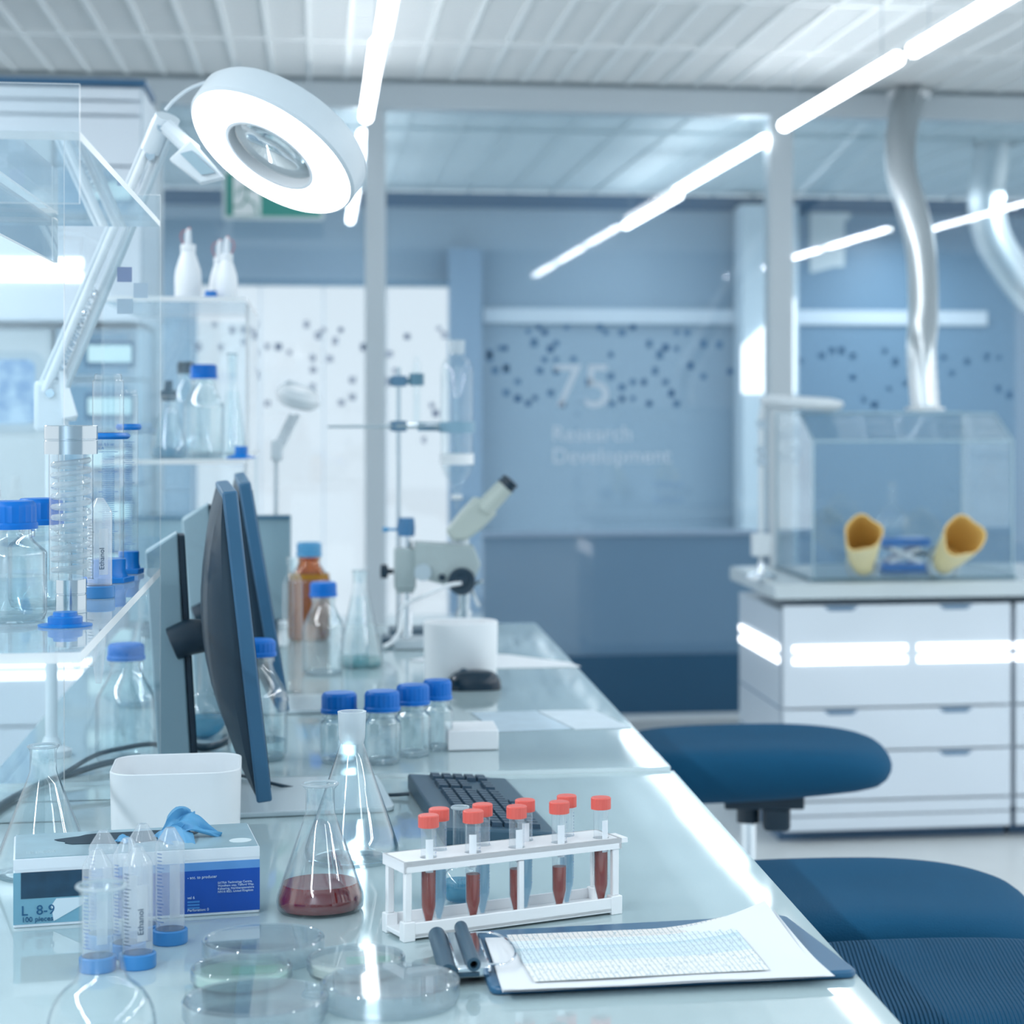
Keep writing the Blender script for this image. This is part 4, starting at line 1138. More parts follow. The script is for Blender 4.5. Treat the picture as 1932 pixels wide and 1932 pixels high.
zs0, zs1 = W(120, 497, Y=pm_.y).z - ZD, W(120, 418, Y=pm_.y).z - ZD
plate('side_strip', (xm - .012, ym / 2, (zs0 + zs1) / 2), (.005, ym - .01, zs1 - zs0), rkA, [ACRYL, ACRED])
plate('cross_strip', (xm / 2, ym - .012, zs1), (xm - .02, .03, .006), rkA, [ACRYL, ACRED])
plate('left_panel', (.003, dA / 2, zlo / 2 - ZD / 2 - .006), (.006, dA - .01, zlo - ZD - .012), rkA, [ACRYL, ACRED])
DEC = [pbr('decal_slate', (136, 152, 186), .6), pbr('decal_light', (184, 202, 218), .6), pbr('decal_light_blue', (178, 198, 214), .6)]
for (x0, y0, x1, y1), dm in zip(((221, 504, 249, 532), (252, 534, 279, 562), (221, 564, 251, 592)), DEC):
    a, c = W(x0, y1, Y=YB - .003), W(x1, y0, Y=YB - .003)
    b = B(); b.box(((a.x + c.x) / 2 - XLs, dA - .0036, (a.z + c.z) / 2 - ZD), (c.x - a.x, .0006, c.z - a.z)); obj('square_decal', b, dm, rkA, smooth=0)
# test tubes hung through the lower shelf
def hung(x, y0, y1, Y, r, label):
    p = W(x, y0, Y=Y); q = W(x, y1, Y=Y)
    t = thing('pipette_tip', label, 'test tube', (p.x, Y, q.z), 0, 'tapered tips hanging under the acrylic shelf')
    hgt = zlo - .012 - q.z
    b = B(); b.lathe([(0, 0), (.003, .0005), (r * .6, hgt * .25), (r, hgt), (0, hgt)], 20); obj('tip_body', b, PP, t)
for (x, y1, lab) in ((145, 1262, 'leftmost tapered clear tip hanging under the acrylic shelf'), (171, 1258, 'middle tapered clear tip hanging under the acrylic shelf'), (186, 1290, 'rightmost and longest tapered clear tip hanging under the acrylic shelf')):
    hung(x, 1195, y1, YN + .14 + (x - 140) * .004, .0085, lab)

# --- things on the lower shelf
def SH(x, y): return W(x, y, z=zlo + .0004)
p = SH(22, 1172); p.x = max(p.x, -.41)
bottle('reagent_bottle', 'blue-capped bottle of clear liquid cut by the left edge of the photo, on acrylic shelf', p, .036, .126, .0255, .028, liq=(WATER, .38))
p = SH(76, 1146)
bottle('reagent_bottle', 'blue-capped bottle of clear liquid beside the steel-ended coil tube on the shelf', p, .0345, .122, .0248, .028, liq=(WATER, .47))
# coil condenser with steel ends
p = SH(134, 1155); tt = (ZC - zlo) * F / (1155 - HY)
ct = thing('coil_column', 'clear glass coil column with brushed steel cap and foot on the shelf', 'column', p)
zz = lambda y: ZC - (y - HY) / F * tt - zlo
b = B(); b.lathe([(0, 0), (.0165, 0), (.0165, zz(1122)), (.0158, zz(1121)), (.0158, zz(1119)), (.0165, zz(1118)), (.0165, zz(1093)), (0, zz(1093))], 40); obj('steel_foot', b, STEEL, ct)
b = B(); b.lathe([(.0235, zz(1093)), (.0235, zz(858))], 40); obj('outer_tube', b, GLASS, ct)
b = B(); b.lathe([(.0135, zz(1093)), (.0135, zz(858))], 32); obj('inner_tube', b, GLASSW, ct)
b = B(); pts = []
n = 200; turns = 11
for i in range(n + 1):
    a = 2 * PI * turns * i / n; z = zz(1085) + (zz(868) - zz(1085)) * i / n
    pts.append((.0188 * math.cos(a), .0188 * math.sin(a), z))
b.tube(pts, .0032, 7); obj('glass_coil', b, COILG, ct)
b = B(); b.lathe([(0, zz(857)), (.0285, zz(857)), (.0285, zz(832)), (.0278, zz(831)), (.0278, zz(829)), (.0285, zz(828)), (.0285, zz(804)), (.0278, zz(803)), (0, zz(803))], 44); obj('steel_cap', b, STEEL, ct)
# upturned conical tube on the shelf
p = SH(188, 1128); tt = (ZC - zlo) * F / (1128 - HY)
falcon50('upturned conical tube with handwritten label beside the coil column', p, 0, 'Ethanol', None)
# measuring cylinders
def mcyl(x, yb, ytop, ycol, rpx, label, nums=True):
    p = SH(x, yb); t_ = (ZC - zlo) * F / (yb - HY); s = t_ / F; h = ZC - (ytop - HY) * s - zlo; r = rpx * s
    t = thing('measuring_cylinder', label, 'measuring cylinder', p, 0, 'measuring cylinders on the acrylic shelf')
    b = B(); b.prism([(1.25 * r * 1.35 * math.cos(PI / 3 * k + .2), 1.25 * r * 1.35 * math.sin(PI / 3 * k + .2)) for k in range(6)], 0, .007); b.lathe([(r * 1.3, .006), (r * 1.12, .014), (r * 1.12, .03), (0, .03)], 28); obj('hexagonal_foot', b, BLUED, t, bevel=.001)
    b = B(); b.lathe([(r, .018), (r, h * .965), (r * .88, h * .972), (r * .86, h * .995), (r * .8, h)], 36); obj('glass_tube', b, GLASSW, t)
    zc_ = ZC - (ycol - HY) * s - zlo
    b = B(); b.lathe([(r * 1.02, zc_ - .004), (r * 1.25, zc_ - .004), (r * 1.42, zc_ - .001), (r * 1.42, zc_ + .001), (r * 1.25, zc_ + .004), (r * 1.02, zc_ + .004)], 28); obj('bumper_ring', b, BLUED, t)
    b = B(); bar_ticks(b, r * 1.012, [(.04 + (zc_ - .06) * i / 50, 1.3 if i % 10 == 0 else .75) for i in range(51)], FRONT + .1, 0, .0006); obj('graduation_marks', b, MARK, t, smooth=0)
    if nums:
        mk = text('volume_lettering', '50 ml  0.5 ml\nclass A', .0048, MARK, t, T3(-r * .85, -r * 1.02, zc_ - .012) @ R3('X', 90), .0001)
    return t
mcyl(204, 1098, 706, 823, 29, 'tall glass measuring cylinder with blue ring and foot on the shelf')
mcyl(243, 1082, 735, 806, 17, 'thin glass measuring cylinder with blue ring behind the taller one', False)
# blue stopper
p = SH(123, 1181); tt = (ZC - zlo) * F / (1181 - HY); s = tt / F
b = B(); b.lathe([(0, 0), (50 * s, 0), (50 * s, .0018), (32 * s, .003), (32 * s, .0095), (28 * s, .0105), (23 * s, .0105), (22 * s, .0145), (0, .0145)], 40)
tag(obj('stepped_lid', b, BLUED, loc=p), 'round stepped blue lid lying at the front edge of the acrylic shelf', 'lid')
# small white capped bottle at far left
p = SH(6, 1120)
wb = thing('dropper_bottle', 'small white bottle behind the cut blue-capped bottle at the left edge', 'bottle', Vector((-.425, W(6, 1100, z=zlo).y + .12, zlo + .0005)))
b = B(); b.lathe([(0, 0), (.016, 0), (.016, .085), (.0125, .092), (.0125, .1), (0, .1)], 24); obj('bottle_body', b, PLASTIC_W, wb)
b = B(); b.lathe([(0, .125), (.006, .125), (.008, .101), (.0125, .1001), (0, .1001)], 20); obj('nozzle_cap', b, PLASTIC_W, wb)

# ================================================================== MAGNIFIER LAMP
TJ = 3.32
J = W(97, 742, t=TJ); base = Vector((J.x, J.y, ZF))
mg = thing('magnifier_lamp', 'big white round magnifier lamp on jointed arm at upper left', 'magnifier lamp', base)
loc = lambda v: v - base
E = W(312, 232, t=3.16)
b = B(); b.lathe([(0, 0), (.03, 0), (.03, .01), (.016, .016), (.010, .03), (0, .03)], 24); obj('base_clamp', b, LAMPWHITE, mg)
b = B(); b.cyl((0, 0, .02), (0, 0, J.z - ZF - .05), .009, seg=16); obj('post', b, LAMPWHITE, mg)
b = B(); b.box((0, 0, J.z - ZF - .02), (.05, .03, .08)); obj('lower_joint', b, LAMPWHITE, mg, bevel=.008)
d = (E - J).normalized(); side = d.cross(Vector((0, 1, 0))).normalized()
for off, r, m_, yo in ((-.020, .0042, GREY, -.012), (-.008, .0052, LAMPWHITE, .012), (.009, .0062, WHITE, -.012), (.021, .0042, LAMPWHITE, .012)):
    b = B(); b.tube([loc(J + side * off + d * .0) + Vector((0, yo, 0)), loc(E + side * off * .8) + Vector((0, yo, 0))], r, 10); obj('arm_rod', b, m_, mg)
b = B(); pts = []
for i in range(90):
    f = i / 89; q = loc(J.lerp(E, .06 + .34 * f)); a = f * 2 * PI * 26
    pts.append(q + side * .005 * math.cos(a) + Vector((0, .005 * math.sin(a), 0)))
b.tube(pts, .0012, 5); obj('spring', b, CHROME, mg)
for f in (.0, .98, .88):
    q = loc(J.lerp(E, f)); b = B(); b.lathe([(0, -.02), (.007, -.02), (.007, .02), (0, .02)], 14, T3(*q) @ R3('X', 90)); obj('joint_screw', b, STEEL, mg)
b = B(); b.tube([loc(J.lerp(E, .9)), loc(E + d * .01)], .02, 12, flat=.8); obj('upper_joint', b, LAMPWHITE, mg)
# counter lever near lower joint
b = B(); a0 = loc(W(128, 690, t=TJ - .03)); b.hexa([loc(W(118, 795, t=TJ)), loc(W(144, 795, t=TJ)), loc(W(148, 785, t=TJ - .02)), loc(W(118, 790, t=TJ - .02)), loc(W(110, 700, t=TJ)), loc(W(122, 700, t=TJ)), loc(W(122, 700, t=TJ - .02)), loc(W(110, 700, t=TJ - .02))]); obj('lever', b, WHITE, mg, bevel=.002)
# ring head
TC = 3.1
C0 = W(510, 291, t=TC)
Rv = Vector((CP, -SP, 0)); Fv = Vector((SP, CP, 0)); Uv = Vector((0, 0, 1))
nv = (Rv * -.42 + Uv * -.79 + Fv * -.45).normalized()
ring_r = 171 / F * TC
zax = -nv; xax = Vector((1, 0, 0)) - zax * zax.x; xax.normalize(); yax = zax.cross(xax)
Mh = Matrix((( xax.x, yax.x, zax.x, loc(C0).x), (xax.y, yax.y, zax.y, loc(C0).y), (xax.z, yax.z, zax.z, loc(C0).z), (0, 0, 0, 1)))
rr = ring_r; ri = rr * .52
b = B(); b.lathe([(rr * .985, .002), (rr * 1.02, .006), (rr * 1.02, .040), (rr * .97, .050), (ri * 1.05, .050), (ri, .046), (ri, .018)], 64, Mh); hs = obj('ring_housing', b, LAMPWHITE, mg, smooth=40)
b = B(); prof = []
for i in range(11):
    a = PI * i / 10; prof.append(((rr * .985 + ri * 1.03) / 2 + (rr * .985 - ri * 1.03) / 2 * math.cos(a), .004 - .012 * math.sin(a)))
b.lathe(prof, 64, Mh); obj('light_diffuser', b, RING_E, mg, smooth=60)
b = B(); b.lathe([(ri * 1.06, .0), (ri * 1.06, -.004), (ri * .98, -.004), (ri * .96, .006), (ri * .96, .02), (ri * 1.0, .02)], 56, Mh); obj('lens_bezel', b, WHITE, mg)
b = B(); b.lathe([(0, .004), (ri * .5, .0055), (ri * .955, .012), (ri * .955, .016), (ri * .5, .022), (0, .024)], 48, Mh); obj('magnifying_lens', b, LENS, mg, smooth=60)
# bracket box between arm and ring
pts = [W(318, 300, t=3.14), W(378, 346, t=3.12), W(425, 335, t=3.1), W(360, 262, t=3.12)]
bk_n = Vector((0, .03, .0))
b = B(); P8 = [loc(q) for q in pts]; b.hexa(P8 + [q + bk_n for q in P8]); br = obj('bracket', b, LAMPWHITE, mg, bevel=.003)
pts = [W(340, 290, t=3.125), W(380, 330, t=3.113), W(406, 326, t=3.10), W(362, 284, t=3.115)]
b = B(); P4 = [loc(q) - Vector((0, .003, 0)) for q in pts]; b.hexa(P4 + [q + Vector((0, .006, 0)) for q in P4]); obj('vent_panel', b, pbr('lamp_grey_panel', (150, 178, 192), .5), mg, smooth=0)
b = B(); b.tube([loc(W(312, 236, t=3.15)), loc(W(345, 268, t=3.15)), loc(W(365, 285, t=3.14))], .012, 10); obj('yoke', b, LAMPWHITE, mg)
b = B(); b.tube(smoothpath([loc(W(312, 208, t=3.16)), loc(W(330, 188, t=3.16)), loc(W(362, 165, t=3.17)), loc(W(408, 152, t=3.18)), loc(W(440, 160, t=3.18))], 5), .0028, 8); obj('cable', b, LAMPWHITE, mg)

# ================================================================== MONITORS
def monitor(label, bx, by, ttop, cx_top, colx, yawdeg, zb, hm, wm, stand=True, tilt=6.0, near=None):
    """near: world point of the bottom near corner of the screen; extends away from the camera along its yaw"""
    t = thing('monitor', label, 'monitor', (near.x, near.y, ZD if near.y < YJ - .05 else ZF), math.radians(yawdeg), 'monitors seen edge-on')
    z0 = zb - t.location.z
    Mt = T3(0, 0, z0) @ R3('Y', -tilt)
    b = B(); b.box((-.010, wm / 2, hm / 2), (.02, wm, hm), Mt); obj('bezel', b, BEZEL, t, bevel=.003)
    b = B(); b.box((.0003, wm / 2, hm / 2), (.0012, wm - .03, hm - .03), Mt); obj('screen', b, BLACKG, t, smooth=0)
    b = B(); R_ = []
    prof = []
    for i in range(13):
        f = i / 12
        prof.append((-.02 - .044 * math.sin(PI * min(1, max(0, f))) ** .8, hm * (.02 + .96 * f)))
    rings = []
    for yy in (.008, .03, wm * .5, wm - .03, wm - .008):
        k = .35 if yy in (.008, wm - .008) else .85 if yy in (.03, wm - .03) else 1
        rings.append([b.bm.verts.new(Mt @ Vector((-.02 + (x + .02) * k, yy, z))) for x, z in prof])
    for a, c in zip(rings, rings[1:]):
        for i in range(12): b._f([a[i], c[i], c[i + 1], a[i + 1]])
        b._f([a[0], a[12], c[12], c[0]])
    b._f(rings[0]); b._f(rings[-1][::-1])
    obj('back_shell', b, BLACK, t, smooth=50)
    return t, Mt
# monitor nearer the camera
nr = W(514, 1512, t=2.83)
m1, Mt1 = monitor('nearest black monitor seen edge-on beside the white bin', 0, 0, 0, 0, 0, 4.0, nr.z, .408, .38, near=nr, tilt=6.3)
def stand(t, top, bot, wpx, tcol, arm_at, plate_c, label_m=STANDG, Mt=None, hm=.42):
    """column drawn between two world points, in the monitor's own frame"""
    Mi = (T3(*t.location) @ Matrix.Rotation(t.rotation_euler[2], 4, 'Z')).inverted()
    a, c = Mi @ top, Mi @ bot
    w_, d_ = .045, .06
    b = B(); b.hexa([c + Vector((-w_ / 2, -.0, 0)), c + Vector((w_ / 2, 0, 0)), c + Vector((w_ / 2, d_, 0)), c + Vector((-w_ / 2, d_, 0)),
                     a + Vector((-w_ / 2, 0, -.028)), a + Vector((w_ / 2, 0, 0)), a + Vector((w_ / 2, d_, 0)), a + Vector((-w_ / 2, d_, -.028))]); obj('stand_column', b, STANDG, t, bevel=.003)
    b = B(); b.hexa([c + Vector((w_ / 2, .004, 0)), c + Vector((w_ / 2 + .010, .004, 0)), c + Vector((w_ / 2 + .010, d_ - .004, 0)), c + Vector((w_ / 2, d_ - .004, 0)),
                     a + Vector((w_ / 2, .004, -.004)), a + Vector((w_ / 2 + .010, .004, -.004)), a + Vector((w_ / 2 + .010, d_ - .004, -.004)), a + Vector((w_ / 2, d_ - .004, -.004))]); obj('column_track', b, BLACK, t, bevel=.002)
    q = Mi @ arm_at
    b = B(); b.tube([q + Vector((-.045, .0, -.012)), q + Vector((-.02, 0, -.002)), q + Vector((.012, 0, .0)), q + Vector((.03, 0, .006))], [.024, .026, .022, .03], 14); obj('hinge_arm', b, BLACK, t, bevel=.002)
    return Mi
top, bot = W(304, 1005, t=3.07), W(332, 1425, t=3.07); bot.z = ZD + .008
Mi = stand(m1, top, bot, 45, 2.98, W(385, 1198, t=3.08), None)
q = Mi @ W(500, 1560, z=ZD); c = Mi @ bot
b = B(); b.prism(rounded(.26, .26, .02), 0.0004, .008, T3(c.x + .155, c.y - .11, 0)); obj('base_plate', b, pbr('monitor_foot', (190, 206, 214), .25), m1, bevel=.002)
# second monitor
nr = W(547, 1342, t=3.45)
m2, Mt2 = monitor('second black monitor seen edge-on, behind the nearest one', 0, 0, 0, 0, 0, 3.0, nr.z, .37, .5, near=nr, tilt=9.5)
top, bot = W(368, 950, t=3.72), W(397, 1395, t=3.72); bot.z = ZF + .008
Mi = stand(m2, top, bot, 45, 3.7, W(418, 1150, t=3.74), None)
c = Mi @ bot
b = B(); b.prism(rounded(.26, .2, .02), 0.0004, .008, T3(c.x + .12, c.y + .11, 0)); obj('base_plate', b, MATS['monitor_foot'], m2, bevel=.002)
# flat grey screen at the far end of the bench
pA, pB_ = W(246, 973, t=5.05), W(549, 973, t=5.05)
yG = (pA.y + pB_.y) / 2
g3 = thing('grey_screen', 'flat blue-grey screen panel standing behind the monitors and acrylic shelf', 'screen', ((pA.x + pB_.x) / 2, yG, ZF))
w_ = pB_.x - pA.x; h_ = pA.z - ZF
b = B(); b.box((0, 0, .03 + (h_ - .03) / 2), (w_, .022, h_ - .03)); obj('panel', b, pbr('grey_screen_shell', (136, 166, 180), .45), g3, bevel=.004)
b = B(); b.box((0, -.002, h_ - .004), (w_ - .004, .03, .008)); obj('top_edge', b, pbr('grey_screen_edge', (70, 116, 144), .4), g3)
for s in (-1, 1):
    b = B(); b.box((s * w_ * .35, 0, .015), (.05, .12, .03)); obj('foot', b, NAVYG, g3, bevel=.003)

# ================================================================== BOTTLES AND FLASKS FURTHER BACK
def DB(x, y): return D(x, y)
def scl(p): return (p.x * SP + p.y * CP) / F
p = DB(238, 1436); s = scl(p)
bottle('reagent_bottle', 'large blue-capped clear bottle standing behind the white storage bin', p, 57 * s, (1436 - 1214) * s * 1.0, 34 * s, 29 * s, gm=GLASSW, gear=False, sh=.5)
p = DB(486, 1432); s = scl(p)
bottle('reagent_bottle', 'blue-capped bottle of clear liquid half hidden behind the nearest monitor', p, 56 * s, 226 * s, 34 * s, 30 * s, liq=(WATER, .16), sh=.52)
for x, y, w, top, lab in ((640, 1438, 66, 1306, 'small blue-capped bottle directly behind the tall frosted-neck flask'), (721, 1440, 66, 1303, 'small empty blue-capped bottle right of the frosted flask neck, front of the trio'),
                     (779, 1426, 62, 1291, 'small blue-capped bottle in the middle of the trio right of the frosted neck'), (825, 1414, 54, 1282, 'small blue-capped bottle nearest the mouse, farthest of the trio')):
    p = DB(x, y); s = scl(p)
    bottle('reagent_bottle', lab, p, .54 * w * s, (y - top) * s, w * .5 * s, 36 * s, group='small blue-capped bottles behind the frosted flask', sh=.55)
p = DB(610, 1272); s = scl(p)
bottle('reagent_bottle', 'blue-capped clear bottle in front of the amber bottle', p, 38 * s, 174 * s, 25 * s, 26 * s, gear=False, sh=.5)
p = W(583, 1207, z=ZF); s = scl(p)
bottle('reagent_bottle', 'amber brown bottle with light blue cap behind the clear bottle', p, 40 * s, (1207 - 1023) * s, 23 * s, 26 * s, cap=BLUEL, gm=AMBER, liq=(liquid('amber_liquid', (214, 160, 40), .6), .68), gear=False, sh=.6)
# narrow wash bottle
p = DB(552, 1306); s = scl(p)
gw_ = thing('gas_washing_bottle', 'tall narrow clear glass bottle at the right of the second monitor', 'bottle', p)
H = (1306 - 1052) * s
b = B(); b.lathe([(0, .002), (17 * s, 0), (19 * s, .004), (19 * s, H * .8), (15 * s, H * .86), (9 * s, H * .89), (9 * s, H * .94), (12 * s, H * .95), (12 * s, H), (8 * s, H), (8 * s, H * .9)], 30); obj('glass_body', b, GLASSW, gw_, smooth=50)
b = B(); b.lathe([(3 * s, H * .1), (3 * s, H * .97)], 12); obj('inner_tube', b, GLASSW, gw_)
# slim glass tube standing before the bottles
p = DB(655, 1334); s = scl(p)
gt1 = thing('glass_tube', 'slim open glass tube rising behind the frosted flask neck', 'test tube', p)
b = B(); b.lathe([(0, 0), (8 * s, .002), (9 * s, .01), (9 * s, 102 * s), (10.5 * s, 103 * s)], 20); obj('tube_body', b, GLASSW, gt1, smooth=50)
b = B(); b.lathe([(0, 0), (15 * s, 0), (15 * s, .003), (9 * s, .006), (0, .006)], 20); obj('foot', b, GLASSW, gt1)
p = DB(680, 1258); s = scl(p)
erlenmeyer('erlenmeyer_flask', 'conical flask with pale mint liquid left of the microscope', p, 42 * s, (1258 - 1076) * s, 14 * s, .18, 1.15, (L_MINT, .020))
# round flask with teal liquid between the monitor stands
p = DB(386, 1392); s = scl(p)
round_flask('round_flask', 'round flask of teal liquid between the two monitor stands', p, 44 * s, 190 * s, 12 * s, (L_TEAL, .5))
# tall faint flasks below the acrylic shelf
p = W(112, 1555, z=ZD); s = scl(p)
erlenmeyer('erlenmeyer_flask', 'large clear conical flask standing under the acrylic shelf', Vector((-.318, 2.60, ZD)), .055, .15, .015, .2, 1.2, gm=GLASSW)
p = W(275, 1330, z=ZF); 
erlenmeyer('erlenmeyer_flask', 'pale clear conical flask behind the large blue-capped bottle', Vector((W(275, 1330, z=ZF).x, W(275, 1330, z=ZF).y, ZF)), .052, .20, .013, .25, 1.2)

# ================================================================== MOUSE, PAPERS, BOX
p = DB(897, 1300); s = scl(p)
mo = thing('computer_mouse', 'black computer mouse lying beside the white pen cup', 'mouse', p, 0)
b = B(); n = 12; rings = []
for i in range(n + 1):
    f = i / n; a = PI / 2 * f
    sc_ = math.cos(a) ** .55 if f < 1 else 0
    z = .036 * math.sin(a) ** .9
    if f == 1: rings.append([b.bm.verts.new((-.002, 0, .036))]); break
    rings.append([b.bm.verts.new((sc_ * .051 * (abs(math.cos(t_)) ** .8) * (1 if math.cos(t_) > 0 else -1) * (1.02 - .06 * math.cos(t_)), sc_ * .034 * (abs(math.sin(t_)) ** .8) * (1 if math.sin(t_) > 0 else -1), z + .0006)) for t_ in [2 * PI * k / 30 for k in range(30)]])
for a, c in zip(rings, rings[1:]):
    for k in range(30):
        if len(c) == 1: b._f([a[k], a[(k + 1) % 30], c[0]])
        else: b._f([a[k], a[(k + 1) % 30], c[(k + 1) % 30], c[k]])
b._f(rings[0][::-1]); obj('shell', b, BLACKG, mo, smooth=60)
b = B(); b.lathe([(0, -.004), (.009, -.004), (.011, 0), (.009, .004), (0, .004)], 20, T3(-.022, 0, .0285) @ R3('X', 90)); obj('scroll_wheel', b, NAVYG, mo)
def flat(name, pts, label, m_, z, th=.0012, cat='paper', group=None):
    P_ = [W(x, y, z=z) for x, y in pts]; c = sum(P_, Vector()) / len(P_)
    b = B(); b.prism([(q.x - c.x, q.y - c.y) for q in P_], 0, th)
    return tag(obj(name, b, m_, loc=(c.x, c.y, z), smooth=0), label, cat, group)
flat('paper_sheet', [(770, 1246), (900, 1262), (1096, 1258), (1070, 1250), (960, 1236), (860, 1232)], 'white paper sheet lying beyond the white pen cup', PAPER, ZF + .0004, group='loose papers on the far bench')
SHB = pbr('printed_sheet_blue', (188, 208, 222), .6, vary=.18, vscale=22)
flat('paper_sheet', [(888, 1345), (1010, 1342), (1080, 1376), (940, 1382)], 'blue-grey printed sheet lying just right of the white box', SHB, ZF + .0004, group='loose papers on the far bench')
flat('paper_sheet', [(1014, 1342), (1120, 1340), (1190, 1374), (1086, 1377)], 'pale printed sheet lying nearest the right edge of the far bench', pbr('printed_sheet_pale', (206, 220, 230), .6, vary=.1, vscale=22), ZF + .0004, group='loose papers on the far bench')
q0, q1 = W(845, 1418, z=ZF), W(941, 1416, z=ZF)
b = B(); b.box((0, .05, .016), ((q1 - q0).length, .1, .031)); 
tag(obj('cardboard_box', b, pbr('white_box', (238, 241, 245), .5), loc=((q0.x + q1.x) / 2, q0.y, ZF + .0003), rotz=0, bevel=.002), 'low white box beside the small blue-capped bottles', 'box')

# ================================================================== CABLES
def cable(label, pts, r=.004, z=None):
    P_ = [W(x, y, z=zz_) for x, y, zz_ in pts]
    base = P_[0]
    b = B(); b.tube(smoothpath([q - base for q in P_], 8), r, 8)
    return tag(obj('cable', b, CABLE, loc=base, smooth=60), label, 'cable', 'black cables on the bench')
r_ = .0042
cable('thick black cable running to the left edge below the acrylic shelf', [(-40, 1548, ZD + .006), (20, 1508, ZD + .006), (85, 1476, ZD + .007), (150, 1455, ZD + .012), (200, 1440, ZD + .016), (262, 1428, ZD + .016)], .0052)
cable('black cable arching over the one at the left edge towards the monitor stand', [(104, 1470, ZD + .021), (136, 1450, ZD + .028), (180, 1425, ZD + .036), (230, 1412, ZD + .039), (285, 1404, ZD + .036), (318, 1412, ZD + .018)], .0036)
cable('thick black cable curving under the nearest monitor', [(350, 1404, ZD + .02), (385, 1410, ZD + .012), (420, 1402, ZD + .02), (455, 1378, ZD + .05)], .006)
cable('thin black cable crossing the bench to the keyboard', [(452, 1462, ZD + .013), (490, 1472, ZD + .013), (521, 1480, ZD + .012), (570, 1489, ZD + .0035), (640, 1492, ZD + .0035), (713, 1500, ZD + .0035), (772, 1498, ZD + .006)], .0026)

# ================================================================== REAR ACRYLIC SHELF
ya, yb_ = W(468, 560, t=4.35).y, W(478, 597, t=5.2).y
xr = -.148; xl = -.43
ztp = W(468, 560, t=4.35).z; zmd = W(468, 866, t=4.35).z
rb = thing('acrylic_shelf', 'clear acrylic shelf holding wash bottles behind the monitors', 'shelf', (xl, ya, ZF))
w_, d_ = xr - xl, yb_ - ya
ACW = glassmat('acrylic_milky', tint=(.94, .965, .98), edge=(.86, .91, .94), white=.28, wcol=(226, 234, 244), rough=.1)
plate('top_shelf', (w_ / 2, d_ / 2, ztp - ZF - .005), (w_, d_, .01), rb, [ACW, ACRED])
plate('middle_shelf', (w_ / 2, d_ / 2, zmd - ZF - .005), (w_, d_, .01), rb, [ACRYL, ACRED])
plate('back_panel', (w_ / 2, d_ - .01, (ztp - ZF) / 2 - .01), (w_, .006, ztp - ZF - .02), rb, [ACRYL, ACRED])
xp = W(363, 700, t=4.4).x - xl
for zz0, zz1 in ((0, zmd - ZF - .01), (zmd - ZF, ztp - ZF - .01)):
    plate('support_panel', (xp / 2, .03, (zz0 + zz1) / 2), (xp, .008, zz1 - zz0), rb, [ACRYL, ACRED])
    plate('support_panel', (w_ - .004, d_ * (.6 if zz0 else .36), (zz0 + zz1) / 2), (.007, d_ * (.7 if zz0 else .5), zz1 - zz0), rb, [ACRYL, ACRED])
def wash(x, ytop, ybody, wpx, t_, label, tail):
    q = W(x, 558, t=t_); s = t_ / F
    t = thing('wash_bottle', label, 'bottle', (q.x, q.y, ztp + .0004), 0, 'white wash bottles on the rear acrylic shelf')
    yb2 = HY - (ztp - ZC) / s   # pixel of the base
    H = (yb2 - ybody) * s; r = wpx / 2 * s
    b = B(); b.lathe([(0, 0), (r * .96, 0), (r, .004), (r, H * .42), (r * .93, H * .55), (r * .6, H * .8), (r * .5, H * .86), (r * .56, H * .88), (r * .56, H), (0, H)], 30); obj('bottle_body', b, PLASTIC_W, t, smooth=45)
    H2 = (yb2 - ytop) * s
    b = B(); b.tube([(0, 0, H), (0, 0, H + (H2 - H) * .7), (.0015, 0, H2 * .985)], [.0075, .0062, .004], 10); nz_ = obj('nozzle', b, pbr('translucent_nozzle', (214, 222, 230), .4) if 'translucent_nozzle' not in MATS else MATS['translucent_nozzle'], t)
    b = B(); b.cyl((.0015, 0, H2 * .97), (.003, 0, H2), .0042, .002, seg=8); obj('red_tip', b, RED, nz_)
    b = B(); sg = tail; b.tube(smoothpath([(0, 0, H2 * .97), (sg * .012, 0, H + (H2 - H) * .75), (sg * .015, 0, H + (H2 - H) * .4), (sg * .009, 0, H + .001)], 4), .0008, 6); obj('cap_strap', b, RED, nz_)
wash(355, 430, 462, 50, 4.52, 'white wash bottle with red tip, leftmost on the rear acrylic shelf', -1)
wash(428, 446, 480, 40, 4.5, 'white wash bottle with red tip, rightmost on the rear acrylic shelf', 1)
wash(414, 452, 486, 38, 4.62, 'white wash bottle mostly hidden behind the rightmost wash bottle', -1)
q = W(398, 556, t=4.46); b = B(); b.lathe([(0, 0), (.016, 0), (.016, .003), (.013, .005), (.012, .017), (0, .017)], 24)
tag(obj('stopper', b, BLUED, loc=(q.x, q.y, ztp + .0004)), 'small blue stopper between the white wash bottles', 'stopper')
def MS(x, t_): q = W(x, 865, t=t_); return Vector((q.x, q.y, zmd + .0004)), t_ / F
p, s = MS(318, 4.42)
erlenmeyer('erlenmeyer_flask', 'conical flask with teal liquid and dark stopper on the rear shelf', p, 34 * s, 118 * s, 14 * s, .2, 1.15, (L_TEAL, .022), stopper=NAVYG)
p, s = MS(384, 4.6)
bottle('reagent_bottle', 'blue-capped clear bottle on the middle level of the rear acrylic shelf', p, 38 * s, 172 * s, 25 * s, 26 * s, gear=False, sh=.52)
p, s = MS(350, 4.85)
bottle('reagent_bottle', 'clear bottle with black cap behind the blue-capped one on the rear shelf', p, 30 * s, 172 * s, 15 * s, 22 * s, cap=BLACK, gear=False, sh=.55)
p, s = MS(438, 4.75)
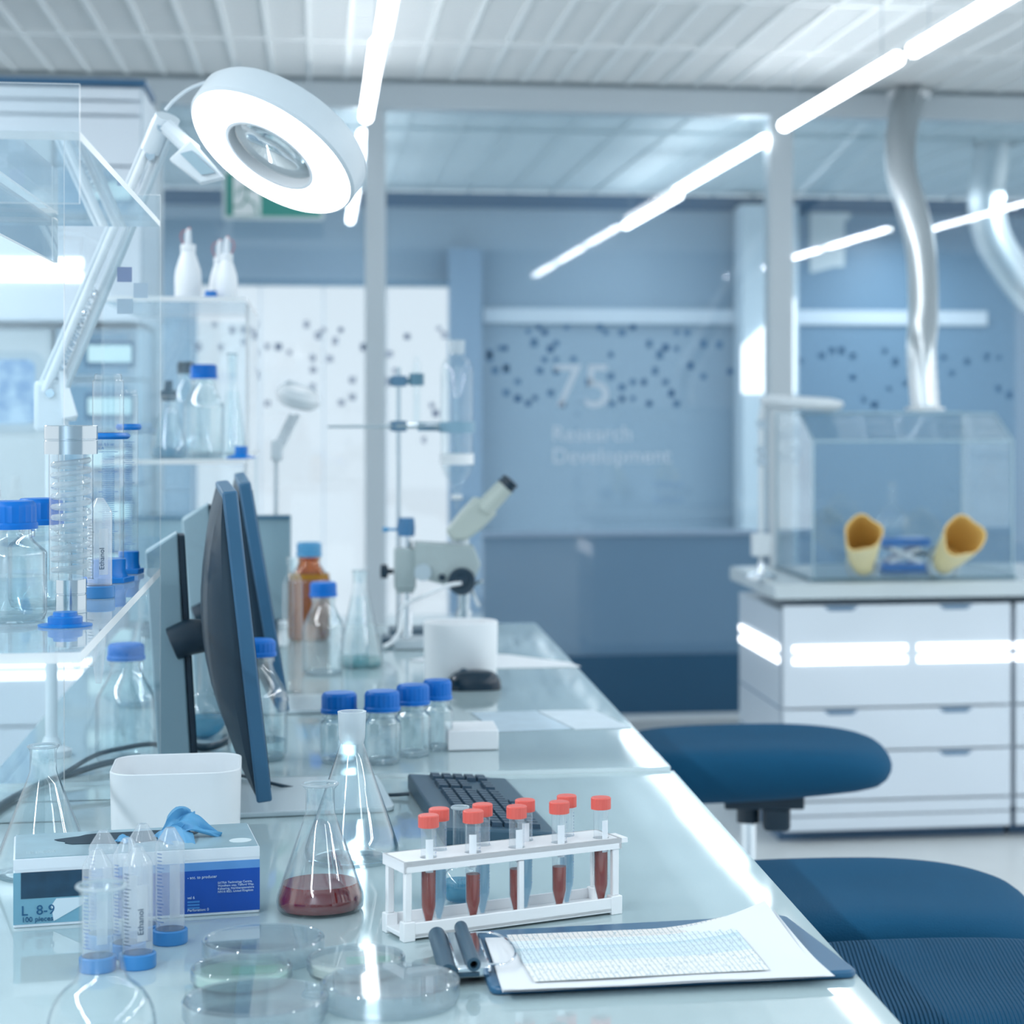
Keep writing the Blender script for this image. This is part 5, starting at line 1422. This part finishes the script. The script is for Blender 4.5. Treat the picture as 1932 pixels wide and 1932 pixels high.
erlenmeyer('erlenmeyer_flask', 'tall pale conical flask at the right end of the rear shelf', p, 25 * s, 190 * s, 9 * s, .3, 1.2)
p, s = MS(455, 4.4)
b = B(); b.lathe([(0, 0), (28 * s, 0), (28 * s, .002), (17 * s, .006), (12 * s, .009), (12 * s, .024), (0, .024)], 28)
tag(obj('stepped_lid', b, BLUED, loc=p), 'blue stepped lid at the right front of the rear acrylic shelf', 'lid')

# ================================================================== SECOND LAMP
q = W(520, 965, t=5.24); base = Vector((q.x, q.y, ZF))
l2 = thing('magnifier_lamp', 'small distant white magnifier lamp in front of the bright door', 'magnifier lamp', base)
lw = lambda x, y: W(x, y, t=5.24) - base
b = B(); b.lathe([(0, 0), (.03, 0), (.03, .01), (0, .016)], 20); obj('base_clamp', b, LAMPWHITE, l2)
b = B(); b.cyl((0, 0, .01), (lw(521, 860).x, lw(521, 860).y, lw(521, 860).z), .006); obj('post', b, LAMPWHITE, l2)
b = B(); b.box(lw(522, 850), (.028, .03, .05)); obj('lower_joint', b, LAMPWHITE, l2, bevel=.005)
for o_ in (-6, 6):
    b = B(); b.cyl(lw(522 + o_, 850), lw(556 + o_, 782), .006); obj('arm_rod', b, LAMPWHITE, l2)
c = lw(563, 752)
b = B(); b.lathe([(0, -.02), (.035, -.022), (.05, -.012), (.055, .004), (.045, .022), (.02, .03), (0, .03)], 30, T3(*c) @ R3('Y', 14) @ R3('X', 8)); obj('lamp_head', b, WHITE, l2)
b = B(); b.hexa([lw(520, 735), lw(575, 768), lw(575, 768) + Vector((0, .03, 0)), lw(520, 735) + Vector((0, .03, 0)), lw(545, 716), lw(600, 738), lw(600, 738) + Vector((0, .03, 0)), lw(545, 716) + Vector((0, .03, 0))]); obj('head_bracket', b, LAMPWHITE, l2, bevel=.004)

# ================================================================== STEREO MICROSCOPE ON BOOM STAND
tm = .544 * F / (1222 - HY); sm = tm / F
q = W(768, 1222, z=ZF); base = q
mc = thing('microscope', 'pale grey stereo microscope with black eyepieces on boom stand', 'microscope', base)
w = lambda x, y, dy=0: W(x, y, t=tm) - base + Vector((0, dy, 0))
SG = GREYM
b = B(); b.box((w(775, 1222).x, .0, .011), (64 * sm, .1, .020)); obj('base_block', b, LEGM, mc, bevel=.003)
b = B(); b.box((w(765, 1190).x, .10, .008), (84 * sm, .09, .015)); obj('base_plate', b, NAVYG, mc, bevel=.003)
b = B(); b.cyl((0, 0, .02), (0, 0, w(768, 1000).z), 9.5 * sm, seg=20); obj('pole', b, CHROME, mc)
b = B(); c = w(764, 1072); b.box((c.x, 0, c.z), (40 * sm, .05, 76 * sm)); obj('boom_clamp', b, SG, mc, bevel=.003)
b = B(); c = w(764, 1112); b.box((c.x, 0, c.z), (34 * sm, .04, 12 * sm)); obj('clamp_collar', b, SG, mc, bevel=.003)
b = B(); c = w(761, 994); b.lathe([(0, -.02), (16 * sm, -.02), (17 * sm, 0), (15 * sm, .02), (0, .02)], 22, T3(c.x + .006, 0, c.z)); obj('stop_collar', b, pbr('blue_anodised', (70, 124, 168), .35), mc)
b = B(); c = w(722, 999); e = w(750, 999); b.cyl(c, e, .003, seg=8); b.cyl(c, (c.x + .012, c.y, c.z), .0055, seg=10); obj('stop_screw', b, BLUEL, mc)
b = B(); c = w(718, 1078); e = w(742, 1078); b.cyl(c, (c.x + .016, c.y, c.z), .0155, seg=14); b.cyl(c, e, .006, seg=10); obj('clamp_knob', b, BLACK, mc)
# head block
P_ = [w(782, 1022), w(892, 1028), w(905, 1062), w(892, 1098), w(845, 1104), w(782, 1086)]
b = B(); R_ = [[b.bm.verts.new((v.x, v.y + dy, v.z)) for v in P_] for dy in (-.035, .04)]
b._f(R_[0]); b._f(R_[1][::-1])
for i in range(6): b._f([R_[0][i], R_[1][i], R_[1][(i + 1) % 6], R_[0][(i + 1) % 6]])
obj('head_body', b, SG, mc, bevel=.004)
c = w(796, 1077, -.04); b = B(); b.lathe([(0, -.006), (12 * sm, -.006), (16 * sm, .0), (16 * sm, .008), (0, .008)], 24, T3(*c) @ R3('X', 90)); obj('side_knob', b, GREY, mc)
c = w(869, 1094, -.045); b = B(); b.lathe([(0, .012), (8 * sm, .012), (12 * sm, .006), (23 * sm, .008), (25.5 * sm, .002), (25.5 * sm, -.012), (0, -.012)], 30, T3(*c) @ R3('X', 90)); obj('focus_knob', b, BLACK, mc)
b = B(); c = w(832, 1087, -.04); b.cyl(c, c + Vector((0, .02, 0)), .008, seg=12); obj('small_knob', b, BLACK, mc)
# eyepiece prism and tubes
P_ = [w(842, 1002), w(852, 1018), w(880, 1016), w(905, 998), w(935, 968), w(918, 945), w(896, 938), w(868, 968)]
b = B(); R_ = [[b.bm.verts.new((v.x, v.y + dy, v.z)) for v in P_] for dy in (-.04, .045)]
b._f(R_[0]); b._f(R_[1][::-1])
for i in range(8): b._f([R_[0][i], R_[1][i], R_[1][(i + 1) % 8], R_[0][(i + 1) % 8]])
obj('prism_housing', b, pbr('microscope_cream', (186, 196, 190), .4), mc, bevel=.005)
for dy in (-.028, .03):
    a, e = w(912, 962, dy), w(953, 918, dy); f_ = w(964, 906, dy)
    b = B(); b.cyl(a, e, 17 * sm, 15 * sm, seg=22); ey = obj('eyepiece_tube', b, MATS['microscope_cream'], mc)
    b = B(); b.cyl(e, e.lerp(f_, .4), 15.5 * sm, seg=22); b.cyl(e.lerp(f_, .55), f_, 15 * sm, seg=22); b.cyl(e, f_, 12 * sm, seg=18); obj('eyecup', b, BLACK, ey)
b = B(); b.cyl(w(868, 1016), w(868, 1030), 17 * sm, seg=20); obj('neck_ring', b, LAMPWHITE, mc)
b = B(); b.cyl(w(875, 1098), w(875, 1150), 13 * sm, 11 * sm, seg=20); b.cyl(w(875, 1150), w(875, 1164), 15 * sm, seg=20); obj('objective', b, STEEL, mc)
b = B(); b.cyl(w(888, 1110, -.02), w(902, 1142, -.03), .0045, seg=10); b.cyl(w(892, 1102, -.02), w(908, 1094, -.03), .004, seg=10); obj('lever', b, CHROME, mc)
b = B(); b.tube(smoothpath([w(868, 1096, -.055), w(840, 1101, -.06), w(800, 1118, -.06), w(762, 1138, -.05), w(755, 1160, -.05), w(752, 1185, -.06), w(738, 1204, -.07), w(722, 1212, -.08)], 6), .0045, 8); obj('light_cable', b, PLASTIC_W, mc)

# ================================================================== RETORT STAND
tr = 4.98; q = W(752, 1195, t=tr); base = Vector((q.x, q.y, ZF)); sr = tr / F
rs = thing('retort_stand', 'slim metal retort stand with clamps behind the microscope', 'retort stand', base)
w = lambda x, y, dy=0: W(x, y, t=tr) - base + Vector((0, dy, 0))
b = B(); b.box((.03, .055, .008), (.10, .12, .016)); obj('base_plate', b, NAVYG, rs, bevel=.002)
b = B(); b.cyl((0, 0, .01), w(752, 693), 4.5 * sr, seg=12); obj('rod', b, STEEL, rs)
for yv in (719, 804):
    b = B(); c = w(753, yv); b.box(c, (.034, .028, .024)); b.cyl(w(735, yv), w(755, yv), .004, seg=8); b.cyl(w(735, yv), w(741, yv), .01, seg=12); obj('boss_head', b, pbr('boss_slate', (90, 130, 160), .4) if 'boss_slate' not in MATS else MATS['boss_slate'], rs, bevel=.002)
b = B(); b.cyl(w(618, 805, -.012), w(752, 804, -.012), .003, .004, seg=8); b.cyl(w(752, 804, -.012), w(830, 804, -.012), .005, seg=8); obj('cross_rod', b, STEEL, rs)
c = w(862, 806); b = B()
b.lathe([(31 * sr, -.012), (34 * sr, -.012), (34 * sr, .012), (31 * sr, .012), (31 * sr, -.012)], 30, T3(*c)); b.box(w(810, 805), (44 * sr, .016, .02)); obj('ring_clamp', b, pbr('clamp_blue_grey', (132, 170, 192), .4), rs)
b = B(); c = w(786, 716); b.lathe([(9 * sr, -.014), (14 * sr, -.014), (14 * sr, .014), (9 * sr, .014), (9 * sr, -.014)], 16, T3(*c)); b.box(w(772, 719), (22 * sr, .012, .012)); obj('tube_clamp', b, pbr('clamp_slate', (92, 134, 156), .4), rs)
# burette tube and separating column
c = w(786, 796) + base
bt = thing('glass_burette', 'thin clear glass burette held by the upper clamp of the retort stand', 'burette', c)
hh = (796 - 672) * sr
b = B(); b.lathe([(7 * sr, 0), (7 * sr, hh * .85), (4 * sr, hh * .92), (1.5 * sr, hh), (0, hh)], 18); obj('glass_tube', b, GLASSW, bt)
c = w(862, 962) + base
sc_ = thing('separating_column', 'clear glass separating funnel with white collar held by the retort stand ring', 'funnel', c)
k = lambda y: (962 - y) * sr
b = B(); b.lathe([(3 * sr, k(962)), (4 * sr, k(940)), (6 * sr, k(925)), (10 * sr, k(912)), (24 * sr, k(895)), (29 * sr, k(876)), (30 * sr, k(800)), (30 * sr, k(700)), (24 * sr, k(682)), (13 * sr, k(672)), (13 * sr, k(664))], 34); obj('glass_body', b, GLASSW, sc_, smooth=50)
b = B(); b.lathe([(5 * sr, k(870)), (6 * sr, k(690))], 14); obj('inner_tube', b, GLASSW, sc_)
b = B(); b.lathe([(0, k(642)), (15 * sr, k(642)), (14 * sr, k(668)), (0, k(668))], 20); obj('stopper', b, FROST, sc_)
b = B(); b.lathe([(30.2 * sr, k(876)), (32 * sr, k(876)), (32 * sr, k(856)), (30.2 * sr, k(856)), (30.2 * sr, k(876))], 30); obj('white_collar', b, PLASTIC_W, sc_)
b = B(); b.lathe([(0, -.012), (.006, -.012), (.006, .012), (0, .012)], 12, T3(0, 0, k(938)) @ R3('Y', 90)); obj('stopcock', b, PLASTIC_W, sc_)

# ================================================================== STOOLS
def make_stool(fab):
    t = thing('lab_stool', '', 'stool')
    b = B(); NR, NS = 9, 48; rings = []
    def pt(f, a):
        # superellipse outline, saddle top
        ca_, sa = math.cos(a), math.sin(a)
        ex = .62
        x = .29 * (abs(ca_) ** ex) * (1 if ca_ >= 0 else -1); y = .215 * (abs(sa) ** ex) * (1 if sa >= 0 else -1)
        return x, y
    prof = [(.0, -.085), (.45, -.082), (.75, -.07), (.93, -.045), (1.0, -.01), (.985, .012), (.93, .028), (.8, .036), (.5, .034), (.25, .031), (0, .030)]
    for f, z in prof:
        if f == 0: rings.append([b.bm.verts.new((0, 0, z))]); continue
        ring = []
        for k in range(NS):
            x, y = pt(f, 2 * PI * k / NS)
            zz_ = z + (-.022 * max(0, x / .29) ** 2 * f * f + .008 * (x / .29) * f if z > -.05 else .018 * (x / .29) * f)
            ring.append(b.bm.verts.new((x * f, y * f, zz_)))
        rings.append(ring)
    for A_, C_ in zip(rings, rings[1:]):
        for k in range(NS):
            if len(A_) == 1: b._f([A_[0], C_[(k + 1) % NS], C_[k]])
            elif len(C_) == 1: b._f([A_[k], A_[(k + 1) % NS], C_[0]])
            else: b._f([A_[k], A_[(k + 1) % NS], C_[(k + 1) % NS], C_[k]])
    o = obj('seat', b, fab, t, smooth=70); md = o.modifiers.new('sub', 'SUBSURF'); md.levels = 1; md.render_levels = 1
    return t
def stool_rest(t, zs):
    b = B(); b.box((.03, 0, -.09), (.16, .12, .03)); obj('tilt_mechanism', b, BLACK, t, bevel=.004)
    b = B(); b.box((.055, -.03, -.125), (.055, .05, .05)); obj('gas_lever', b, BLACK, t, bevel=.008)
    b = B(); b.cyl((0, 0, -.10), (0, 0, -.14), .024, seg=18); obj('lift_collar', b, BLACK, t)
    b = B(); b.cyl((0, 0, -.13), (0, 0, -zs + .12), .016, seg=20); b.cyl((0, 0, -.13 - (zs - .25) * .55), (0, 0, -zs + .09), .026, seg=20); obj('gas_lift', b, CHROME, t)
    b = B()
    b.lathe([(.17, -zs + .28), (.178, -zs + .285), (.186, -zs + .28), (.178, -zs + .275), (.17, -zs + .28)], 36)
    for k in range(3): b.box((0, 0, 0), (.18, .012, .008), T3(0, 0, -zs + .28) @ R3('Z', 120 * k) @ T3(.09, 0, 0))
    obj('foot_ring', b, CHROME, t)
    for k in range(5):
        b = B(); M_ = R3('Z', 72 * k + 20); b.hexa([M_ @ Vector(v) for v in ((.0, -.022, -zs + .07), (.27, -.014, -zs + .055), (.27, .014, -zs + .055), (0, .022, -zs + .07), (0, -.022, -zs + .115), (.27, -.014, -zs + .075), (.27, .014, -zs + .075), (0, .022, -zs + .115))])
        lg = obj('base_leg', b, BLACK, t, bevel=.003)
        b = B(); b.lathe([(0, -.02), (.024, -.02), (.0275, -.012), (.0275, .012), (.024, .02), (0, .02)], 18, M_ @ T3(.255, 0, -zs + .0278) @ R3('X', 90)); obj('caster', b, NAVYG, lg)
ZS = .735
s1 = make_stool(FABRIC); stool_rest(s1, ZS)
q = W(1412, 1420, z=ZS); s1.location = (q.x, q.y, ZS); s1.rotation_euler = (0, 0, -PSI); s1['label'] = 'blue fabric lab stool farthest back, in front of the drawer cabinet'; s1['group'] = 'blue lab stools along the bench'
s2 = copy_tree(s1); q = W(1572, 1712, z=ZS); s2.location = (q.x, q.y, ZS); s2['label'] = 'blue fabric lab stool in the middle, partly behind the ribbed seat'
s3 = make_stool(FABRICR); stool_rest(s3, ZS - .01); s3['group'] = s1['group']
q = W(1795, 1890, z=ZS - .01); s3.location = (q.x, q.y, ZS - .01); s3.rotation_euler = (0, 0, -PSI); s3['label'] = 'nearest stool with ribbed blue fabric seat at the bottom right corner'

# ================================================================== LIGHT AND CAMERA
def area(x, y, z, sx, sy, power, rot=(0, 0, 0), col=(0.93, 0.97, 1.0)):  # out-of-view lamp rows and added fill share this area light
    l = bpy.data.lights.new('ceiling_lamp_fill', 'AREA'); l.shape = 'RECTANGLE'; l.size = sx; l.size_y = sy; l.energy = power; l.color = col
    o = bpy.data.objects.new('ceiling_lamp_fill', l); o.location = (x, y, z); o.rotation_euler = rot; COL.objects.link(o); return o
for y_ in (4.0, 1.9, -.2):
    
    for x_ in (2.02, -1.7, 3.9): area(x_, y_, ZL, .06, 1.85, 5 if x_ == 2.02 else 18)  # unseen rows; the outer ones are added and strengthened to fill front faces
area(-1.7, 6.3, ZL, .06, 1.85, 11); area(4.2, 6, ZL, .06, 3, 16)
for x_ in (-1.7, .17, 2.02, 3.9):
    area(x_, 12.4, 2.6, .06, 4.2, 44 if x_ in (-1.7, 3.9) else 8)  # area lights added along and beside the visible tubes to brighten the far room
area(-1.7, -1.6, ZL, .06, 1.85, 60)  # unseen front fill added behind the camera to brighten camera-facing surfaces
for x_ in (-1.7, .17, 2.02, 3.9):
    pass
wd = bpy.data.worlds.new('room_ambient'); S.world = wd; wd.use_nodes = True
bg = wd.node_tree.nodes['Background']; bg.inputs[0].default_value = (.90, .96, 1.0, 1); bg.inputs[1].default_value = 0.75
cam = bpy.data.cameras.new('camera'); co = bpy.data.objects.new('camera', cam); COL.objects.link(co)
co.location = (0, 0, ZC); co.rotation_euler = (PI / 2, 0, -PSI)
cam.sensor_width = 36; cam.lens = F / 1932 * 36; cam.shift_x = -(PX - 966) / 1932; cam.shift_y = -(966 - HY) / 1932
cam.clip_start = .1; cam.clip_end = 60
cam.dof.use_dof = True; cam.dof.focus_distance = 2.45; cam.dof.aperture_fstop = 6.3
S.camera = co
S.view_settings.view_transform = 'Standard'; S.view_settings.look = 'None'; S.view_settings.gamma = 1; S.view_settings.exposure = 0.68; S.view_settings.use_curve_mapping = False
cy = S.cycles
cy.max_bounces = 10; cy.diffuse_bounces = 4; cy.glossy_bounces = 5; cy.transmission_bounces = 6; cy.transparent_max_bounces = 48
cy.caustics_reflective = False; cy.caustics_refractive = False; cy.sample_clamp_indirect = 4.0; cy.use_denoising = True; cy.use_adaptive_sampling = True
cy.adaptive_threshold = 0.03
